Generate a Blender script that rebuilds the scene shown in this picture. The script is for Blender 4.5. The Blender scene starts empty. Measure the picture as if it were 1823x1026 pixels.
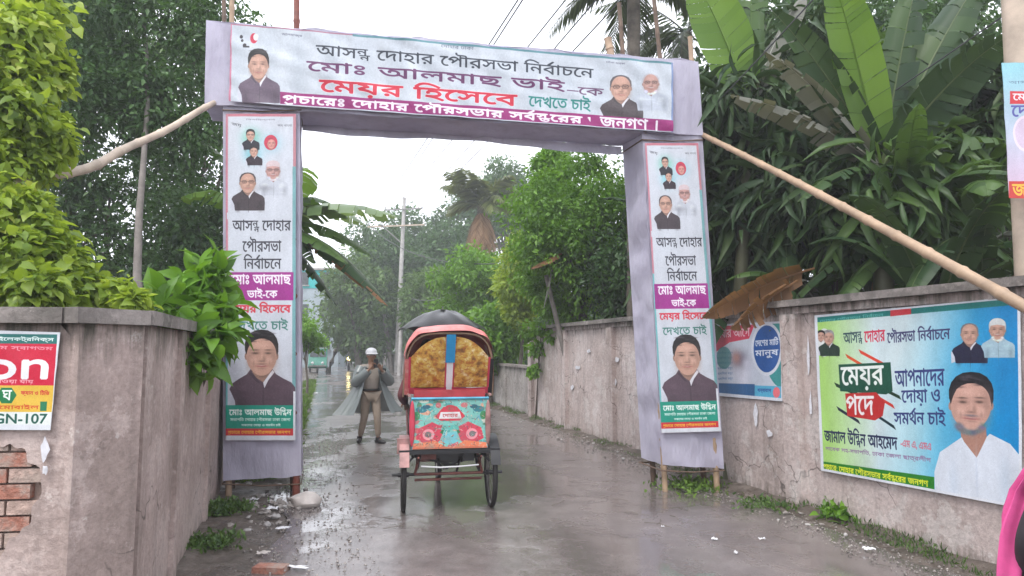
import bpy, bmesh, math, random
import numpy as np
from mathutils import Vector, Matrix, Euler, noise
R = math.radians
random.seed(7)
rng = np.random.default_rng(7)
SC = bpy.context.scene
COL = SC.collection
V = Vector

# ------------------------------------------------------------------ camera, sky, sun, exposure
FPX, CX, CY = 1200.0, 911.5, 513.0          # focal length and centre in photo pixels
PITCH = math.atan(107 / FPX)
CAM_H = 1.75
cam_d = bpy.data.cameras.new('camera'); cam = bpy.data.objects.new('camera', cam_d); COL.objects.link(cam)
cam_d.sensor_width = 36; cam_d.lens = 36 * FPX / 1823; cam_d.clip_start = 0.05; cam_d.clip_end = 2000
cam.location = (0, 0, CAM_H); cam.rotation_euler = (R(90) + PITCH, 0, 0)
SC.camera = cam

world = bpy.data.worlds.new('World'); SC.world = world; world.use_nodes = True
wn = world.node_tree; wn.nodes.clear()
wo = wn.nodes.new('ShaderNodeOutputWorld'); wb = wn.nodes.new('ShaderNodeBackground')
sky = wn.nodes.new('ShaderNodeTexSky'); sky.sky_type = 'NISHITA'; sky.sun_disc = False
SUN_EL, SUN_ROT = R(58), R(-150)
sky.sun_elevation = SUN_EL; sky.sun_rotation = SUN_ROT; sky.dust_density = 3
mx = wn.nodes.new('ShaderNodeMix'); mx.data_type = 'RGBA'; mx.inputs[0].default_value = 0.9
mx.inputs[7].default_value = (9.3, 9.5, 10.2, 1)       # cloud layer, even white overcast
wn.links.new(sky.outputs[0], mx.inputs[6]); wn.links.new(mx.outputs[2], wb.inputs[0])
wb.inputs[1].default_value = 0.115
wn.links.new(wb.outputs[0], wo.inputs[0])
sun_d = bpy.data.lights.new('sun', 'SUN'); sun = bpy.data.objects.new('sun', sun_d); COL.objects.link(sun)
sun_d.energy = 1.2; sun_d.angle = R(25); sun_d.color = (1, .97, .92)
sd = V((math.sin(SUN_ROT) * math.cos(SUN_EL), math.cos(SUN_ROT) * math.cos(SUN_EL), math.sin(SUN_EL)))
sun.rotation_euler = sd.to_track_quat('Z', 'Y').to_euler()
SC.view_settings.view_transform = 'Standard'; SC.view_settings.look = 'None'
SC.view_settings.exposure = 1.06; SC.view_settings.gamma = 1; SC.view_settings.use_curve_mapping = False
SC.cycles.use_denoising = True; SC.cycles.max_bounces = 6; SC.cycles.volume_bounces = 1
SC.cycles.diffuse_bounces = 3; SC.cycles.glossy_bounces = 3; SC.cycles.transparent_max_bounces = 6
SC.cycles.caustics_reflective = False; SC.cycles.caustics_refractive = False

# ------------------------------------------------------------------ photo pixels to places
FW = V((0, math.cos(PITCH), math.sin(PITCH))); UP = V((0, -math.sin(PITCH), math.cos(PITCH))); RT = V((1, 0, 0))
EYE = V((0, 0, CAM_H))
def ray(px, py): return (FW + RT * ((px - CX) / FPX) + UP * ((CY - py) / FPX))
def at(px, py, Y):
    d = ray(px, py); return EYE + d * (Y / d.y)
def gnd(px, py, z=0.0):
    d = ray(px, py); return EYE + d * ((z - CAM_H) / d.z)
def onplane(px, py, p, n):
    d = ray(px, py); return EYE + d * ((V(p) - EYE).dot(n) / d.dot(n))

# ------------------------------------------------------------------ materials
MATS = {}
def nt(m): return m.node_tree
def newmat(name):
    m = bpy.data.materials.new(name); m.use_nodes = True; MATS[name] = m
    return m, m.node_tree.nodes['Principled BSDF'], m.node_tree.nodes, m.node_tree.links
def pos_node(N, L, scale=(1, 1, 1)):
    g = N.new('ShaderNodeNewGeometry'); mp = N.new('ShaderNodeMapping'); mp.inputs['Scale'].default_value = scale
    L.new(g.outputs['Position'], mp.inputs[0]); return mp.outputs[0]
def obj_node(N, L, scale=(1, 1, 1)):
    g = N.new('ShaderNodeTexCoord'); mp = N.new('ShaderNodeMapping'); mp.inputs['Scale'].default_value = scale
    L.new(g.outputs['Object'], mp.inputs[0]); return mp.outputs[0]
def noise_node(N, L, vec, scale, detail=6, rough=.6):
    n = N.new('ShaderNodeTexNoise'); n.inputs['Scale'].default_value = scale; n.inputs['Detail'].default_value = detail
    n.inputs['Roughness'].default_value = rough; L.new(vec, n.inputs['Vector']); return n.outputs[0]
def ramp_node(N, L, fac, stops):
    r = N.new('ShaderNodeValToRGB'); cr = r.color_ramp
    while len(cr.elements) < len(stops): cr.elements.new(.5)
    for e, (p, c) in zip(cr.elements, stops):
        e.position = p; e.color = (c, c, c, 1) if isinstance(c, (int, float)) else (*c, 1)
    L.new(fac, r.inputs[0]); return r.outputs[0]
def mix_node(N, L, fac, a, b, mode='MIX'):
    m = N.new('ShaderNodeMix'); m.data_type = 'RGBA'; m.blend_type = mode
    for s, v in ((0, fac), (6, a), (7, b)):
        if hasattr(v, 'is_output') or hasattr(v, 'links'): L.new(v, m.inputs[s])
        else: m.inputs[s].default_value = v if s == 0 else (*v, 1)
    return m.outputs[2]
def bump_node(N, L, h, B, strength=.3, dist=.02):
    b = N.new('ShaderNodeBump'); b.inputs['Strength'].default_value = strength; b.inputs['Distance'].default_value = dist
    L.new(h, b.inputs['Height']); L.new(b.outputs[0], B.inputs['Normal'])
def simple(name, c, rough=.6, metal=0, var=.25, scale=8, bump=.15, spec=.5, emit=None):
    m, B, N, L = newmat(name)
    v = obj_node(N, L); n = noise_node(N, L, v, scale)
    lo = tuple(x * (1 - var) for x in c); hi = tuple(min(1, x * (1 + var)) for x in c)
    L.new(ramp_node(N, L, n, [(.3, lo), (.7, hi)]), B.inputs['Base Color'])
    B.inputs['Roughness'].default_value = rough; B.inputs['Metallic'].default_value = metal
    B.inputs['Specular IOR Level'].default_value = spec
    if bump: bump_node(N, L, noise_node(N, L, v, scale * 6), B, bump, .01)
    if emit: B.inputs['Emission Color'].default_value = (*c, 1); B.inputs['Emission Strength'].default_value = emit
    return m
def leafmat(name, c1, c2, trans=.3, rough=.42, c3=None, spec=.35):
    m, B, N, L = newmat(name); B.inputs['Specular IOR Level'].default_value = spec
    a = N.new('ShaderNodeAttribute'); a.attribute_name = 'tint'
    st = [(0, c1), (.85, c2)] + ([(1, c3)] if c3 else [])
    col = ramp_node(N, L, a.outputs['Fac'], st)
    L.new(col, B.inputs['Base Color']); B.inputs['Roughness'].default_value = rough
    t = N.new('ShaderNodeBsdfTranslucent')
    col2 = mix_node(N, L, .5, col, (c2[0] * 1.6, c2[1] * 1.6, c2[2] * .5)); L.new(col2, t.inputs[0])
    ms = N.new('ShaderNodeMixShader'); ms.inputs[0].default_value = trans
    out = N['Material Output']; L.new(B.outputs[0], ms.inputs[1]); L.new(t.outputs[0], ms.inputs[2]); L.new(ms.outputs[0], out.inputs[0])
    return m
def plaster(name, base, dark, light, wet=.75, moss=(.03, .035, .02), ztop=2.0):
    m, B, N, L = newmat(name)
    p = pos_node(N, L); ps = pos_node(N, L, (4.5, 4.5, .45)); pf = pos_node(N, L, (1, 1, 1))
    big = noise_node(N, L, p, 1.1, 8, .65)
    c = ramp_node(N, L, big, [(.3, dark), (.5, base), (.72, light)])
    streak = ramp_node(N, L, noise_node(N, L, ps, 1.6, 5, .6), [(.48, 0.), (.68, 1.)])
    c = mix_node(N, L, mul(N, L, streak, .34), c, tuple(x * .5 for x in dark))
    vo = N.new('ShaderNodeTexVoronoi'); vo.feature = 'DISTANCE_TO_EDGE'; vo.inputs['Scale'].default_value = 1.7
    wv = N.new('ShaderNodeVectorMath'); wv.operation = 'MULTIPLY_ADD'; wn_ = N.new('ShaderNodeTexNoise'); wn_.inputs['Scale'].default_value = 4; L.new(p, wn_.inputs['Vector']); L.new(wn_.outputs['Color'], wv.inputs[0]); wv.inputs[1].default_value = (.35, .35, .35); L.new(p, wv.inputs[2]); L.new(wv.outputs[0], vo.inputs['Vector'])
    crack = N.new('ShaderNodeMath'); crack.operation = 'MULTIPLY'; L.new(ramp_node(N, L, vo.outputs[0], [(.004, 1.), (.014, 0.)]), crack.inputs[0]); L.new(ramp_node(N, L, noise_node(N, L, p, .9, 3), [(.48, 0.), (.56, .8)]), crack.inputs[1])
    c = mix_node(N, L, crack.outputs[0], c, tuple(x * .3 for x in dark))
    patch = ramp_node(N, L, noise_node(N, L, p, 2.1, 7, .72), [(.54, 0.), (.565, 1.)]); c = mix_node(N, L, mul(N, L, patch, .35), c, tuple(min(.7, x * 1.18) for x in light))
    fine = ramp_node(N, L, noise_node(N, L, pf, 26, 6, .7), [(.3, .72), (.6, 1.), (.75, 1.12)])
    c = mix_node(N, L, 1.0, c, fine, 'MULTIPLY')
    chips = ramp_node(N, L, noise_node(N, L, pf, 6.5, 4, .75), [(.66, 0.), (.69, 1.)])
    c = mix_node(N, L, mul(N, L, chips, .3), c, tuple(min(.75, x * 1.6) for x in light))
    # algae growing down from the top edge and splash dirt from the ground, both with ragged borders
    g = N.new('ShaderNodeNewGeometry'); sx = N.new('ShaderNodeSeparateXYZ'); L.new(g.outputs['Position'], sx.inputs[0])
    nz = noise_node(N, L, ps, 2.2, 6, .7)
    def band(z0, z1):
        mr = N.new('ShaderNodeMapRange'); mr.inputs[1].default_value = z0; mr.inputs[2].default_value = z1
        L.new(sx.outputs[2], mr.inputs[0])
        a = N.new('ShaderNodeMath'); a.operation = 'MULTIPLY'; L.new(mr.outputs[0], a.inputs[0]); L.new(nz, a.inputs[1])
        return ramp_node(N, L, a.outputs[0], [(.32, 0.), (.52, 1.)])
    c = mix_node(N, L, mul(N, L, band(ztop - .95, ztop), .85), c, moss)
    c = mix_node(N, L, mul(N, L, band(.55, -.1), .8), c, (.05, .05, .025))
    L.new(c, B.inputs['Base Color']); B.inputs['Roughness'].default_value = wet
    hh = N.new('ShaderNodeMath'); hh.operation = 'ADD'
    L.new(noise_node(N, L, pf, 14, 8, .7), hh.inputs[0]); L.new(noise_node(N, L, pf, 3, 3, .5), hh.inputs[1])
    bump_node(N, L, hh.outputs[0], B, .55, .03)
    return m
def mul(N, L, a, k):
    m = N.new('ShaderNodeMath'); m.operation = 'MULTIPLY'; L.new(a, m.inputs[0]); m.inputs[1].default_value = k; return m.outputs[0]

# wet asphalt
def wet_road():
    m, B, N, L = newmat('wet_asphalt')
    p = pos_node(N, L)
    ang = N.new('ShaderNodeMapping'); ang.inputs['Rotation'].default_value = (0, 0, R(17)); ang.inputs['Scale'].default_value = (1, .55, 1)
    L.new(p, ang.inputs[0]); q = ang.outputs[0]
    big = noise_node(N, L, q, .55, 4, .5); med = noise_node(N, L, p, 2.6, 6, .6); fine = noise_node(N, L, p, 90, 4, .7)
    c = ramp_node(N, L, med, [(.3, (.12, .10, .098)), (.55, (.19, .162, .158)), (.75, (.27, .235, .228))])
    c = mix_node(N, L, 1., c, ramp_node(N, L, fine, [(.3, .6), (.7, 1.25)]), 'MULTIPLY')
    a = N.new('ShaderNodeMath'); a.operation = 'MULTIPLY_ADD'; a.inputs[1].default_value = .35
    L.new(med, a.inputs[0]); L.new(big, a.inputs[2])
    pud = ramp_node(N, L, a.outputs[0], [(.62, 0.), (.665, 1.)])          # 1 = standing water
    c = mix_node(N, L, mul(N, L, pud, .35), c, (.09, .078, .07)); L.new(c, B.inputs['Base Color'])
    ro = N.new('ShaderNodeMapRange'); L.new(pud, ro.inputs[0]); ro.inputs[3].default_value = .34; ro.inputs[4].default_value = .10
    L.new(ro.outputs[0], B.inputs['Roughness'])
    B.inputs['Coat Weight'].default_value = .45; B.inputs['Coat Roughness'].default_value = .22
    rip = noise_node(N, L, ang.outputs[0], 9, 3, .5)
    inv = N.new('ShaderNodeMath'); inv.operation = 'SUBTRACT'; inv.inputs[0].default_value = 1.12; L.new(pud, inv.inputs[1])
    rm = N.new('ShaderNodeMath'); rm.operation = 'MULTIPLY'; L.new(rip, rm.inputs[0]); L.new(inv.outputs[0], rm.inputs[1]); rip = rm.outputs[0]
    f2 = N.new('ShaderNodeMath'); f2.operation = 'MULTIPLY'; L.new(fine, f2.inputs[0]); L.new(inv.outputs[0], f2.inputs[1])
    b1 = N.new('ShaderNodeBump'); b1.inputs['Strength'].default_value = .22; b1.inputs['Distance'].default_value = .006; L.new(f2.outputs[0], b1.inputs['Height'])
    b2 = N.new('ShaderNodeBump'); b2.inputs['Strength'].default_value = .5; b2.inputs['Distance'].default_value = .014
    L.new(rip, b2.inputs['Height']); L.new(b1.outputs[0], b2.inputs['Normal']); L.new(b2.outputs[0], B.inputs['Normal'])
    bc = N.new('ShaderNodeBump'); bc.inputs['Strength'].default_value = .5; bc.inputs['Distance'].default_value = .008; L.new(rip, bc.inputs['Height'])
    L.new(bc.outputs[0], B.inputs['Coat Normal'])
    return m
M_ROAD = wet_road()
def mud():
    m, B, N, L = newmat('mud')
    p = pos_node(N, L); n = noise_node(N, L, p, 5, 8, .7)
    L.new(ramp_node(N, L, n, [(.3, (.05, .04, .032)), (.5, (.10, .08, .066)), (.7, (.18, .15, .13))]), B.inputs['Base Color'])
    L.new(ramp_node(N, L, noise_node(N, L, p, 2, 4), [(.4, .25), (.6, .8)]), B.inputs['Roughness'])
    bump_node(N, L, noise_node(N, L, p, 25, 6), B, .7, .03); return m
M_MUD = mud()
M_PLR = plaster('plaster_grey', (.52, .43, .405), (.34, .275, .25), (.65, .565, .545), ztop=2.35)
M_PLL = plaster('plaster_brown', (.46, .36, .33), (.30, .235, .21), (.57, .475, .445), ztop=2.0)
M_COPE = plaster('coping_concrete', (.22, .195, .18), (.09, .085, .072), (.36, .32, .30), ztop=3.2)
M_LOWW = plaster('low_wall_plaster', (.33, .30, .28), (.18, .165, .15), (.45, .42, .40), ztop=1.3)
M_BRICK, B, N, L = newmat('brick'); _w = pos_node(N, L); _a = ramp_node(N, L, noise_node(N, L, _w, 30, 6), [(.3, tuple(x * .6 for x in (.40, .17, .12))), (.7, tuple(x * 1.15 for x in (.40, .17, .12)))]); L.new(mix_node(N, L, mul(N, L, ramp_node(N, L, noise_node(N, L, _w, 9, 7, .7), [(.44, 0.), (.60, 1.)]), .8), _a, (.36, .29, .25)), B.inputs['Base Color']); B.inputs['Roughness'].default_value = .85; bump_node(N, L, noise_node(N, L, _w, 28, 6), B, .8, .02)
M_BRICKP, B, N, L = newmat('brick_pale'); _w = pos_node(N, L); _a = ramp_node(N, L, noise_node(N, L, _w, 30, 6), [(.3, tuple(x * .6 for x in (.46, .33, .28))), (.7, tuple(x * 1.15 for x in (.46, .33, .28)))]); L.new(mix_node(N, L, mul(N, L, ramp_node(N, L, noise_node(N, L, _w, 9, 7, .7), [(.44, 0.), (.60, 1.)]), .8), _a, (.36, .29, .25)), B.inputs['Base Color']); B.inputs['Roughness'].default_value = .85; bump_node(N, L, noise_node(N, L, _w, 28, 6), B, .8, .02)
M_MORTAR = simple('mortar', (.33, .25, .215), .9, var=.3, scale=20, bump=.5)
M_CLOTH, B, N, L = newmat('gate_cloth')
_p = pos_node(N, L); _s = pos_node(N, L, (1.6, 1.6, .22))
_c = ramp_node(N, L, noise_node(N, L, _p, 1.4, 6), [(.3, (.50, .475, .60)), (.7, (.66, .64, .76))])
_c = mix_node(N, L, mul(N, L, ramp_node(N, L, noise_node(N, L, _s, 3, 5), [(.5, 0.), (.75, 1.)]), .45), _c, (.36, .33, .40)); L.new(_c, B.inputs['Base Color'])
B.inputs['Roughness'].default_value = .7; bump_node(N, L, noise_node(N, L, pos_node(N, L, (3, 3, 1)), 3, 4), B, .6, .05)
_t = N.new('ShaderNodeBsdfTranslucent'); L.new(_c, _t.inputs[0]); _m = N.new('ShaderNodeMixShader'); _m.inputs[0].default_value = .3
L.new(B.outputs[0], _m.inputs[1]); L.new(_t.outputs[0], _m.inputs[2]); L.new(_m.outputs[0], N['Material Output'].inputs[0])
M_BAMBOO = simple('bamboo', (.36, .25, .165), .5, var=.3, scale=5)
M_BAMBOO_DK = simple('bamboo_dark', (.12, .075, .05), .55, var=.4, scale=8)
M_BAMBOO_PALE = simple('bamboo_pale', (.47, .38, .30), .5, var=.28, scale=4)
M_BAMBOO_RED = simple('bamboo_red_painted', (.22, .06, .04), .5, var=.4, scale=8)
M_BARK = simple('bark', (.13, .11, .09), .9, var=.5, scale=4, bump=.8)
M_BARK_P = simple('bark_pale', (.19, .17, .155), .9, var=.35, scale=5, bump=.7)
M_BLACK = simple('black_paint', (.012, .012, .014), .4)
M_RUBBER = simple('rubber', (.014, .013, .013), .7)
M_STEEL = simple('worn_steel', (.25, .24, .23), .4, .8)
M_RUST = simple('rusty_red_steel', (.16, .055, .045), .6, .2, var=.5)
M_SKIN = simple('skin', (.27, .145, .09), .5, var=.08)
M_HAIR = simple('hair', (.012, .01, .009), .5)
M_CONC = simple('concrete', (.42, .40, .39), .8, var=.25, scale=3, bump=.3)
M_WHITE = simple('white_cloth', (.74, .74, .76), .8, var=.08)
M_SACK = simple('white_sack', (.52, .47, .44), .6, var=.25, scale=6, bump=.4)
M_PAPER = simple('torn_paper', (.62, .62, .66), .7, var=.2, scale=15)
M_STONE = simple('rubble', (.30, .27, .25), .6, var=.5, scale=10, bump=.5)
M_PLASTIC = simple('wet_plastic', (.75, .75, .78), .2, var=.1)
L_DARK = leafmat('leaf_dark', (.012, .04, .016), (.085, .175, .05), .28)
L_BAND = leafmat('leaf_banana_dark', (.014, .038, .018), (.055, .10, .032), .15, .45, c3=(.14, .17, .08), spec=.25)  # darker banana green, with the shade of the dense thicket put into its colour
L_MID = leafmat('leaf_mid', (.035, .08, .022), (.12, .21, .05), .3)
L_VINE = leafmat('leaf_vine', (.07, .14, .02), (.36, .47, .07), .4, c3=(.48, .50, .12))
L_CREEP = leafmat('leaf_creeper', (.04, .11, .015), (.17, .34, .035), .35)
L_OLIVE = leafmat('leaf_olive', (.05, .07, .025), (.16, .19, .06), .3)
L_BAN = leafmat('leaf_banana', (.025, .06, .022), (.095, .17, .04), .3, .4)
L_BANB = leafmat('leaf_banana_bright', (.06, .14, .028), (.17, .29, .05), .4, .4)
L_PALEB = leafmat('leaf_banana_pale', (.07, .13, .055), (.22, .31, .15), .35, .3, spec=.6)
L_DRY = leafmat('leaf_dry', (.10, .06, .035), (.28, .18, .10), .25, .7)
L_DRYG = leafmat('leaf_dry_grey', (.05, .055, .042), (.22, .22, .19), .2, .7, c3=(.42, .42, .38))
L_RUST = leafmat('leaf_rusty', (.10, .05, .028), (.27, .14, .065), .3, .6)
L_GRASS = leafmat('grass_blades', (.04, .085, .015), (.17, .29, .05), .3)
L_PALM = leafmat('leaf_palm', (.02, .035, .02), (.08, .11, .05), .25)

# ------------------------------------------------------------------ object helpers
def link(name, me, parent=None, loc=None):
    o = bpy.data.objects.new(name, me); COL.objects.link(o)
    if loc is not None: o.location = loc
    if parent is not None: o.parent = parent
    return o
def tag(o, label=None, cat=None, group=None, kind=None):
    if label: o['label'] = label
    if cat: o['category'] = cat
    if group: o['group'] = group
    if kind: o['kind'] = kind
    return o
def thing(name, label, cat, loc=(0, 0, 0), rz=0, group=None):
    o = bpy.data.objects.new(name, None); COL.objects.link(o); o.location = loc; o.rotation_euler = (0, 0, rz)
    o.empty_display_size = .2
    return tag(o, label, cat, group)
def copy_tree(o, parent=None):
    c = o.copy(); COL.objects.link(c)
    if parent is not None: c.parent = parent
    for ch in [x for x in list(COL.objects) if x.parent == o]: copy_tree(ch, c)
    return c
def axes(d):
    d = V(d).normalized(); u = V((0, 0, 1)) if abs(d.z) < .95 else V((1, 0, 0))
    a = d.cross(u).normalized(); return d, a, a.cross(d).normalized()
class MB:
    def __init__(s): s.v = []; s.f = []; s.t = []; s.uv = {}
    def add(s, vs, fs, t=0.):
        b = len(s.v); s.v += [tuple(x) for x in vs]; s.f += [tuple(i + b for i in f) for f in fs]; s.t += [t] * len(vs); return s
    def box(s, c, size, rz=0, rot=None, taper=1.0):
        c = V(c); hx, hy, hz = (x / 2 for x in size); M = (rot.to_matrix() if rot else Matrix.Rotation(rz, 3, 'Z'))
        vs = [c + M @ V((x * hx * (taper if z > 0 else 1), y * hy * (taper if z > 0 else 1), z * hz)) for z in (-1, 1) for x, y in ((-1, -1), (1, -1), (1, 1), (-1, 1))]
        return s.add(vs, [(3, 2, 1, 0), (4, 5, 6, 7), (0, 1, 5, 4), (1, 2, 6, 5), (2, 3, 7, 6), (3, 0, 4, 7)])
    def tube(s, pts, r, n=8, cap=True):
        pts = [V(p) for p in pts]; r = r if hasattr(r, '__len__') else [r] * len(pts); vs = []; fs = []
        for i, p in enumerate(pts):
            d = (pts[min(i + 1, len(pts) - 1)] - pts[max(i - 1, 0)]); d, a, b = axes(d)
            for k in range(n):
                w = 2 * math.pi * k / n; vs.append(p + (a * math.cos(w) + b * math.sin(w)) * r[i])
        for i in range(len(pts) - 1):
            for k in range(n):
                k2 = (k + 1) % n; fs.append((i * n + k, i * n + k2, (i + 1) * n + k2, (i + 1) * n + k))
        if cap: fs.append(tuple(range(n))[::-1]); fs.append(tuple((len(pts) - 1) * n + k for k in range(n)))
        return s.add(vs, fs)
    def torus(s, c, R_, r, ax=(1, 0, 0), n=28, m=6):
        d, a, b = axes(ax); c = V(c); vs = []; fs = []
        for i in range(n):
            w = 2 * math.pi * i / n; e = a * math.cos(w) + b * math.sin(w)
            for k in range(m):
                q = 2 * math.pi * k / m; vs.append(c + e * (R_ + r * math.cos(q)) + d * r * math.sin(q))
        for i in range(n):
            for k in range(m): fs.append((i * m + k, i * m + (k + 1) % m, ((i + 1) % n) * m + (k + 1) % m, ((i + 1) % n) * m + k))
        return s.add(vs, fs)
    def ball(s, c, r, n=12, m=8, f=None):
        c = V(c); r = V(r) if hasattr(r, '__len__') else V((r, r, r)); vs = []; fs = []
        for j in range(m + 1):
            th = math.pi * j / m
            for k in range(n):
                w = 2 * math.pi * k / n; u = V((math.sin(th) * math.cos(w), math.sin(th) * math.sin(w), math.cos(th)))
                q = V((u.x * r.x, u.y * r.y, u.z * r.z))
                if f: q = q * f(u)
                vs.append(c + q)
        for j in range(m):
            for k in range(n): fs.append((j * n + k, (j + 1) * n + k, (j + 1) * n + (k + 1) % n, j * n + (k + 1) % n))
        return s.add(vs, fs)
    def grid(s, fn, nu, nv, t=0.):
        vs = [fn(i / nu, j / nv) for j in range(nv + 1) for i in range(nu + 1)]; b = len(s.v)
        fs = [(j * (nu + 1) + i, j * (nu + 1) + i + 1, (j + 1) * (nu + 1) + i + 1, (j + 1) * (nu + 1) + i) for j in range(nv) for i in range(nu)]
        for j in range(nv + 1):
            for i in range(nu + 1): s.uv[b + j * (nu + 1) + i] = (i / nu, j / nv)
        return s.add(vs, fs, t)
    def build(s, name, m, parent=None, world=True, smooth=True, clean=False, flat=False):
        off = V(parent.location) if (parent is not None and world) else V((0, 0, 0))
        if parent is not None and world and parent.parent is not None: off = V((0, 0, 0)) + parent.matrix_local.translation + V(parent.parent.location)
        me = bpy.data.meshes.new(name); me.from_pydata([V(v) - off for v in s.v], [], s.f)
        if clean:
            bm = bmesh.new(); bm.from_mesh(me); bmesh.ops.remove_doubles(bm, verts=bm.verts, dist=1e-4)
            bmesh.ops.recalc_face_normals(bm, faces=bm.faces); bm.to_mesh(me); bm.free()
        else:
            a = me.attributes.new('tint', 'FLOAT', 'POINT'); a.data.foreach_set('value', s.t)
            if s.uv:
                ul = me.uv_layers.new(name='UVMap')
                for lp in me.loops: ul.data[lp.index].uv = s.uv.get(lp.vertex_index, (0, 0))
        if isinstance(m, (list, tuple)):
            for x in m: me.materials.append(x)
        elif m: me.materials.append(m)
        if smooth and not flat: me.shade_smooth(); 
        if smooth and not flat: me.set_sharp_from_angle(angle=R(42))
        o = link(name, me, parent); return o
def npmesh(name, verts, faces, tint, m, parent=None, off=None):
    if off is None: off = np.array(parent.location) if parent is not None else np.zeros(3)
    me = bpy.data.meshes.new(name); verts = (verts - off).astype(np.float32)
    nf, k = faces.shape
    me.vertices.add(len(verts)); me.vertices.foreach_set('co', verts.ravel())
    me.loops.add(nf * k); me.loops.foreach_set('vertex_index', faces.astype(np.int32).ravel())
    me.polygons.add(nf); me.polygons.foreach_set('loop_start', np.arange(0, nf * k, k, dtype=np.int32))
    me.update(calc_edges=True)
    a = me.attributes.new('tint', 'FLOAT', 'POINT'); a.data.foreach_set('value', np.clip(tint, 0, 1).astype(np.float32))
    me.materials.append(m); return link(name, me, parent)
LEAF4 = (np.array([[0, 0, 0], [.5, .42, .10], [0, 1, -.12], [-.5, .42, .10]], float), np.array([[0, 1, 2], [0, 2, 3]]))
LEAF8 = (np.array([[0, .0, 0], [.42, -.06, .06], [.52, .3, .12], [.28, .7, .06], [0, 1.02, -.16], [-.28, .7, .06], [-.52, .3, .12], [-.42, -.06, .06], [0, .45, -.02]], float),
         np.array([[8, 0, 1], [8, 1, 2], [8, 2, 3], [8, 3, 4], [8, 4, 5], [8, 5, 6], [8, 6, 7], [8, 7, 0]]))
LANCE = (np.array([[0, 0, 0], [.36, .14, .07], [.5, .38, .08], [.36, .68, .02], [0, 1, -.24], [-.36, .68, .02], [-.5, .38, .08], [-.36, .14, .07], [0, .2, .02], [0, .5, 0], [0, .78, -.08]], float),
         np.array([[0, 1, 8], [1, 2, 8], [8, 2, 9], [2, 3, 9], [9, 3, 10], [3, 4, 10], [0, 8, 7], [7, 8, 6], [8, 9, 6], [6, 9, 5], [9, 10, 5], [5, 10, 4]]))
def leafcloud(P, D, Nn, S, W, tint, tmpl=LEAF4):
    """P positions, D leaf axis, Nn leaf normal, S length, W width ratio"""
    T, F = tmpl; D = D / np.linalg.norm(D, axis=1, keepdims=True)
    A = np.cross(D, Nn); A /= np.linalg.norm(A, axis=1, keepdims=True) + 1e-9; U = np.cross(A, D)
    n = len(P); k = len(T)
    v = P[:, None, :] + S[:, None, None] * (A[:, None, :] * (T[None, :, 0, None] * W[:, None, None]) + D[:, None, :] * T[None, :, 1, None] + U[:, None, :] * T[None, :, 2, None])
    f = (F[None] + (np.arange(n) * k)[:, None, None]).reshape(-1, 3)
    return v.reshape(-1, 3), f, np.repeat(tint, k)
def clump_leaves(g, centers, rads, per, size, wr=.5, droop=.5, outer=.55):
    n = len(centers) * per; C_ = np.repeat(centers, per, 0); Rr = np.repeat(rads, per, 0)
    u = g.normal(size=(n, 3)); u /= np.linalg.norm(u, axis=1, keepdims=True)
    rr = (outer + (1 - outer) * g.random(n)) * (.8 + .4 * g.random(n)) * np.where(g.random(n) < .1, 1.4, 1.)
    P = C_ + u * rr[:, None] * Rr
    D = u + g.normal(size=(n, 3)) * .6 + np.array([0, 0, -droop]); N_ = u * .6 + g.normal(size=(n, 3)) * .5 + np.array([0, 0, .7])
    S = size * (.45 + 1.15 * g.random(n) ** 1.3); tint = np.repeat(g.random(len(centers)), per) * .35 + g.random(n) * .65
    return P, D, N_, S, np.full(n, wr), tint
def tree(name, label, base, crown_c, crown_r, ncl, clr, per, size, lm, tr=.12, bark=M_BARK, seed=0, group=None, wr=.5, tmpl=LEAF4, cat='tree', limbs=8, droop=.5, fill=.35, top_r=None):
    g = np.random.default_rng(seed); base = V(base); cc = V(crown_c)
    t = thing(name, label, cat, base, 0, group)
    u = g.normal(size=(ncl, 3)); u /= np.linalg.norm(u, axis=1, keepdims=True)
    rad = (fill + (1 - fill) * g.random(ncl) ** .6); C_ = np.array(cc) + u * rad[:, None] * np.array(crown_r)
    C_[:, 2] = np.maximum(C_[:, 2], base.z + .3)
    rads = clr * (.55 + .8 * g.random((ncl, 1))) * np.array([1, 1, .75])
    v, f, ti = leafcloud(*clump_leaves(g, C_, rads, per, size, wr, droop), tmpl)
    npmesh('crown', v, f, ti, lm, t)
    mb = MB(); top = cc + V((0, 0, crown_r[2] * .45)); pts = []
    for i in range(9):
        k = i / 8; pts.append(base.lerp(top, k) + V((math.sin(k * 7 + seed) * .12, math.cos(k * 5 + seed) * .1, 0)) * (tr / .12) * min(1, 3 * k))
    mb.tube(pts, [tr * (1.25 if i == 0 else 1 - .75 * i / 8) for i in range(9)], 9)
    for i in range(limbs):
        e = V(C_[int(g.integers(ncl))]); s = pts[3 + i % 5]; mdl = s.lerp(e, .5) + V((0, 0, -.1)) ; mb.tube([s, mdl, e], [tr * .42, tr * .28, tr * .1], 6)
    mb.build('trunk', bark, t)
    return t

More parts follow.
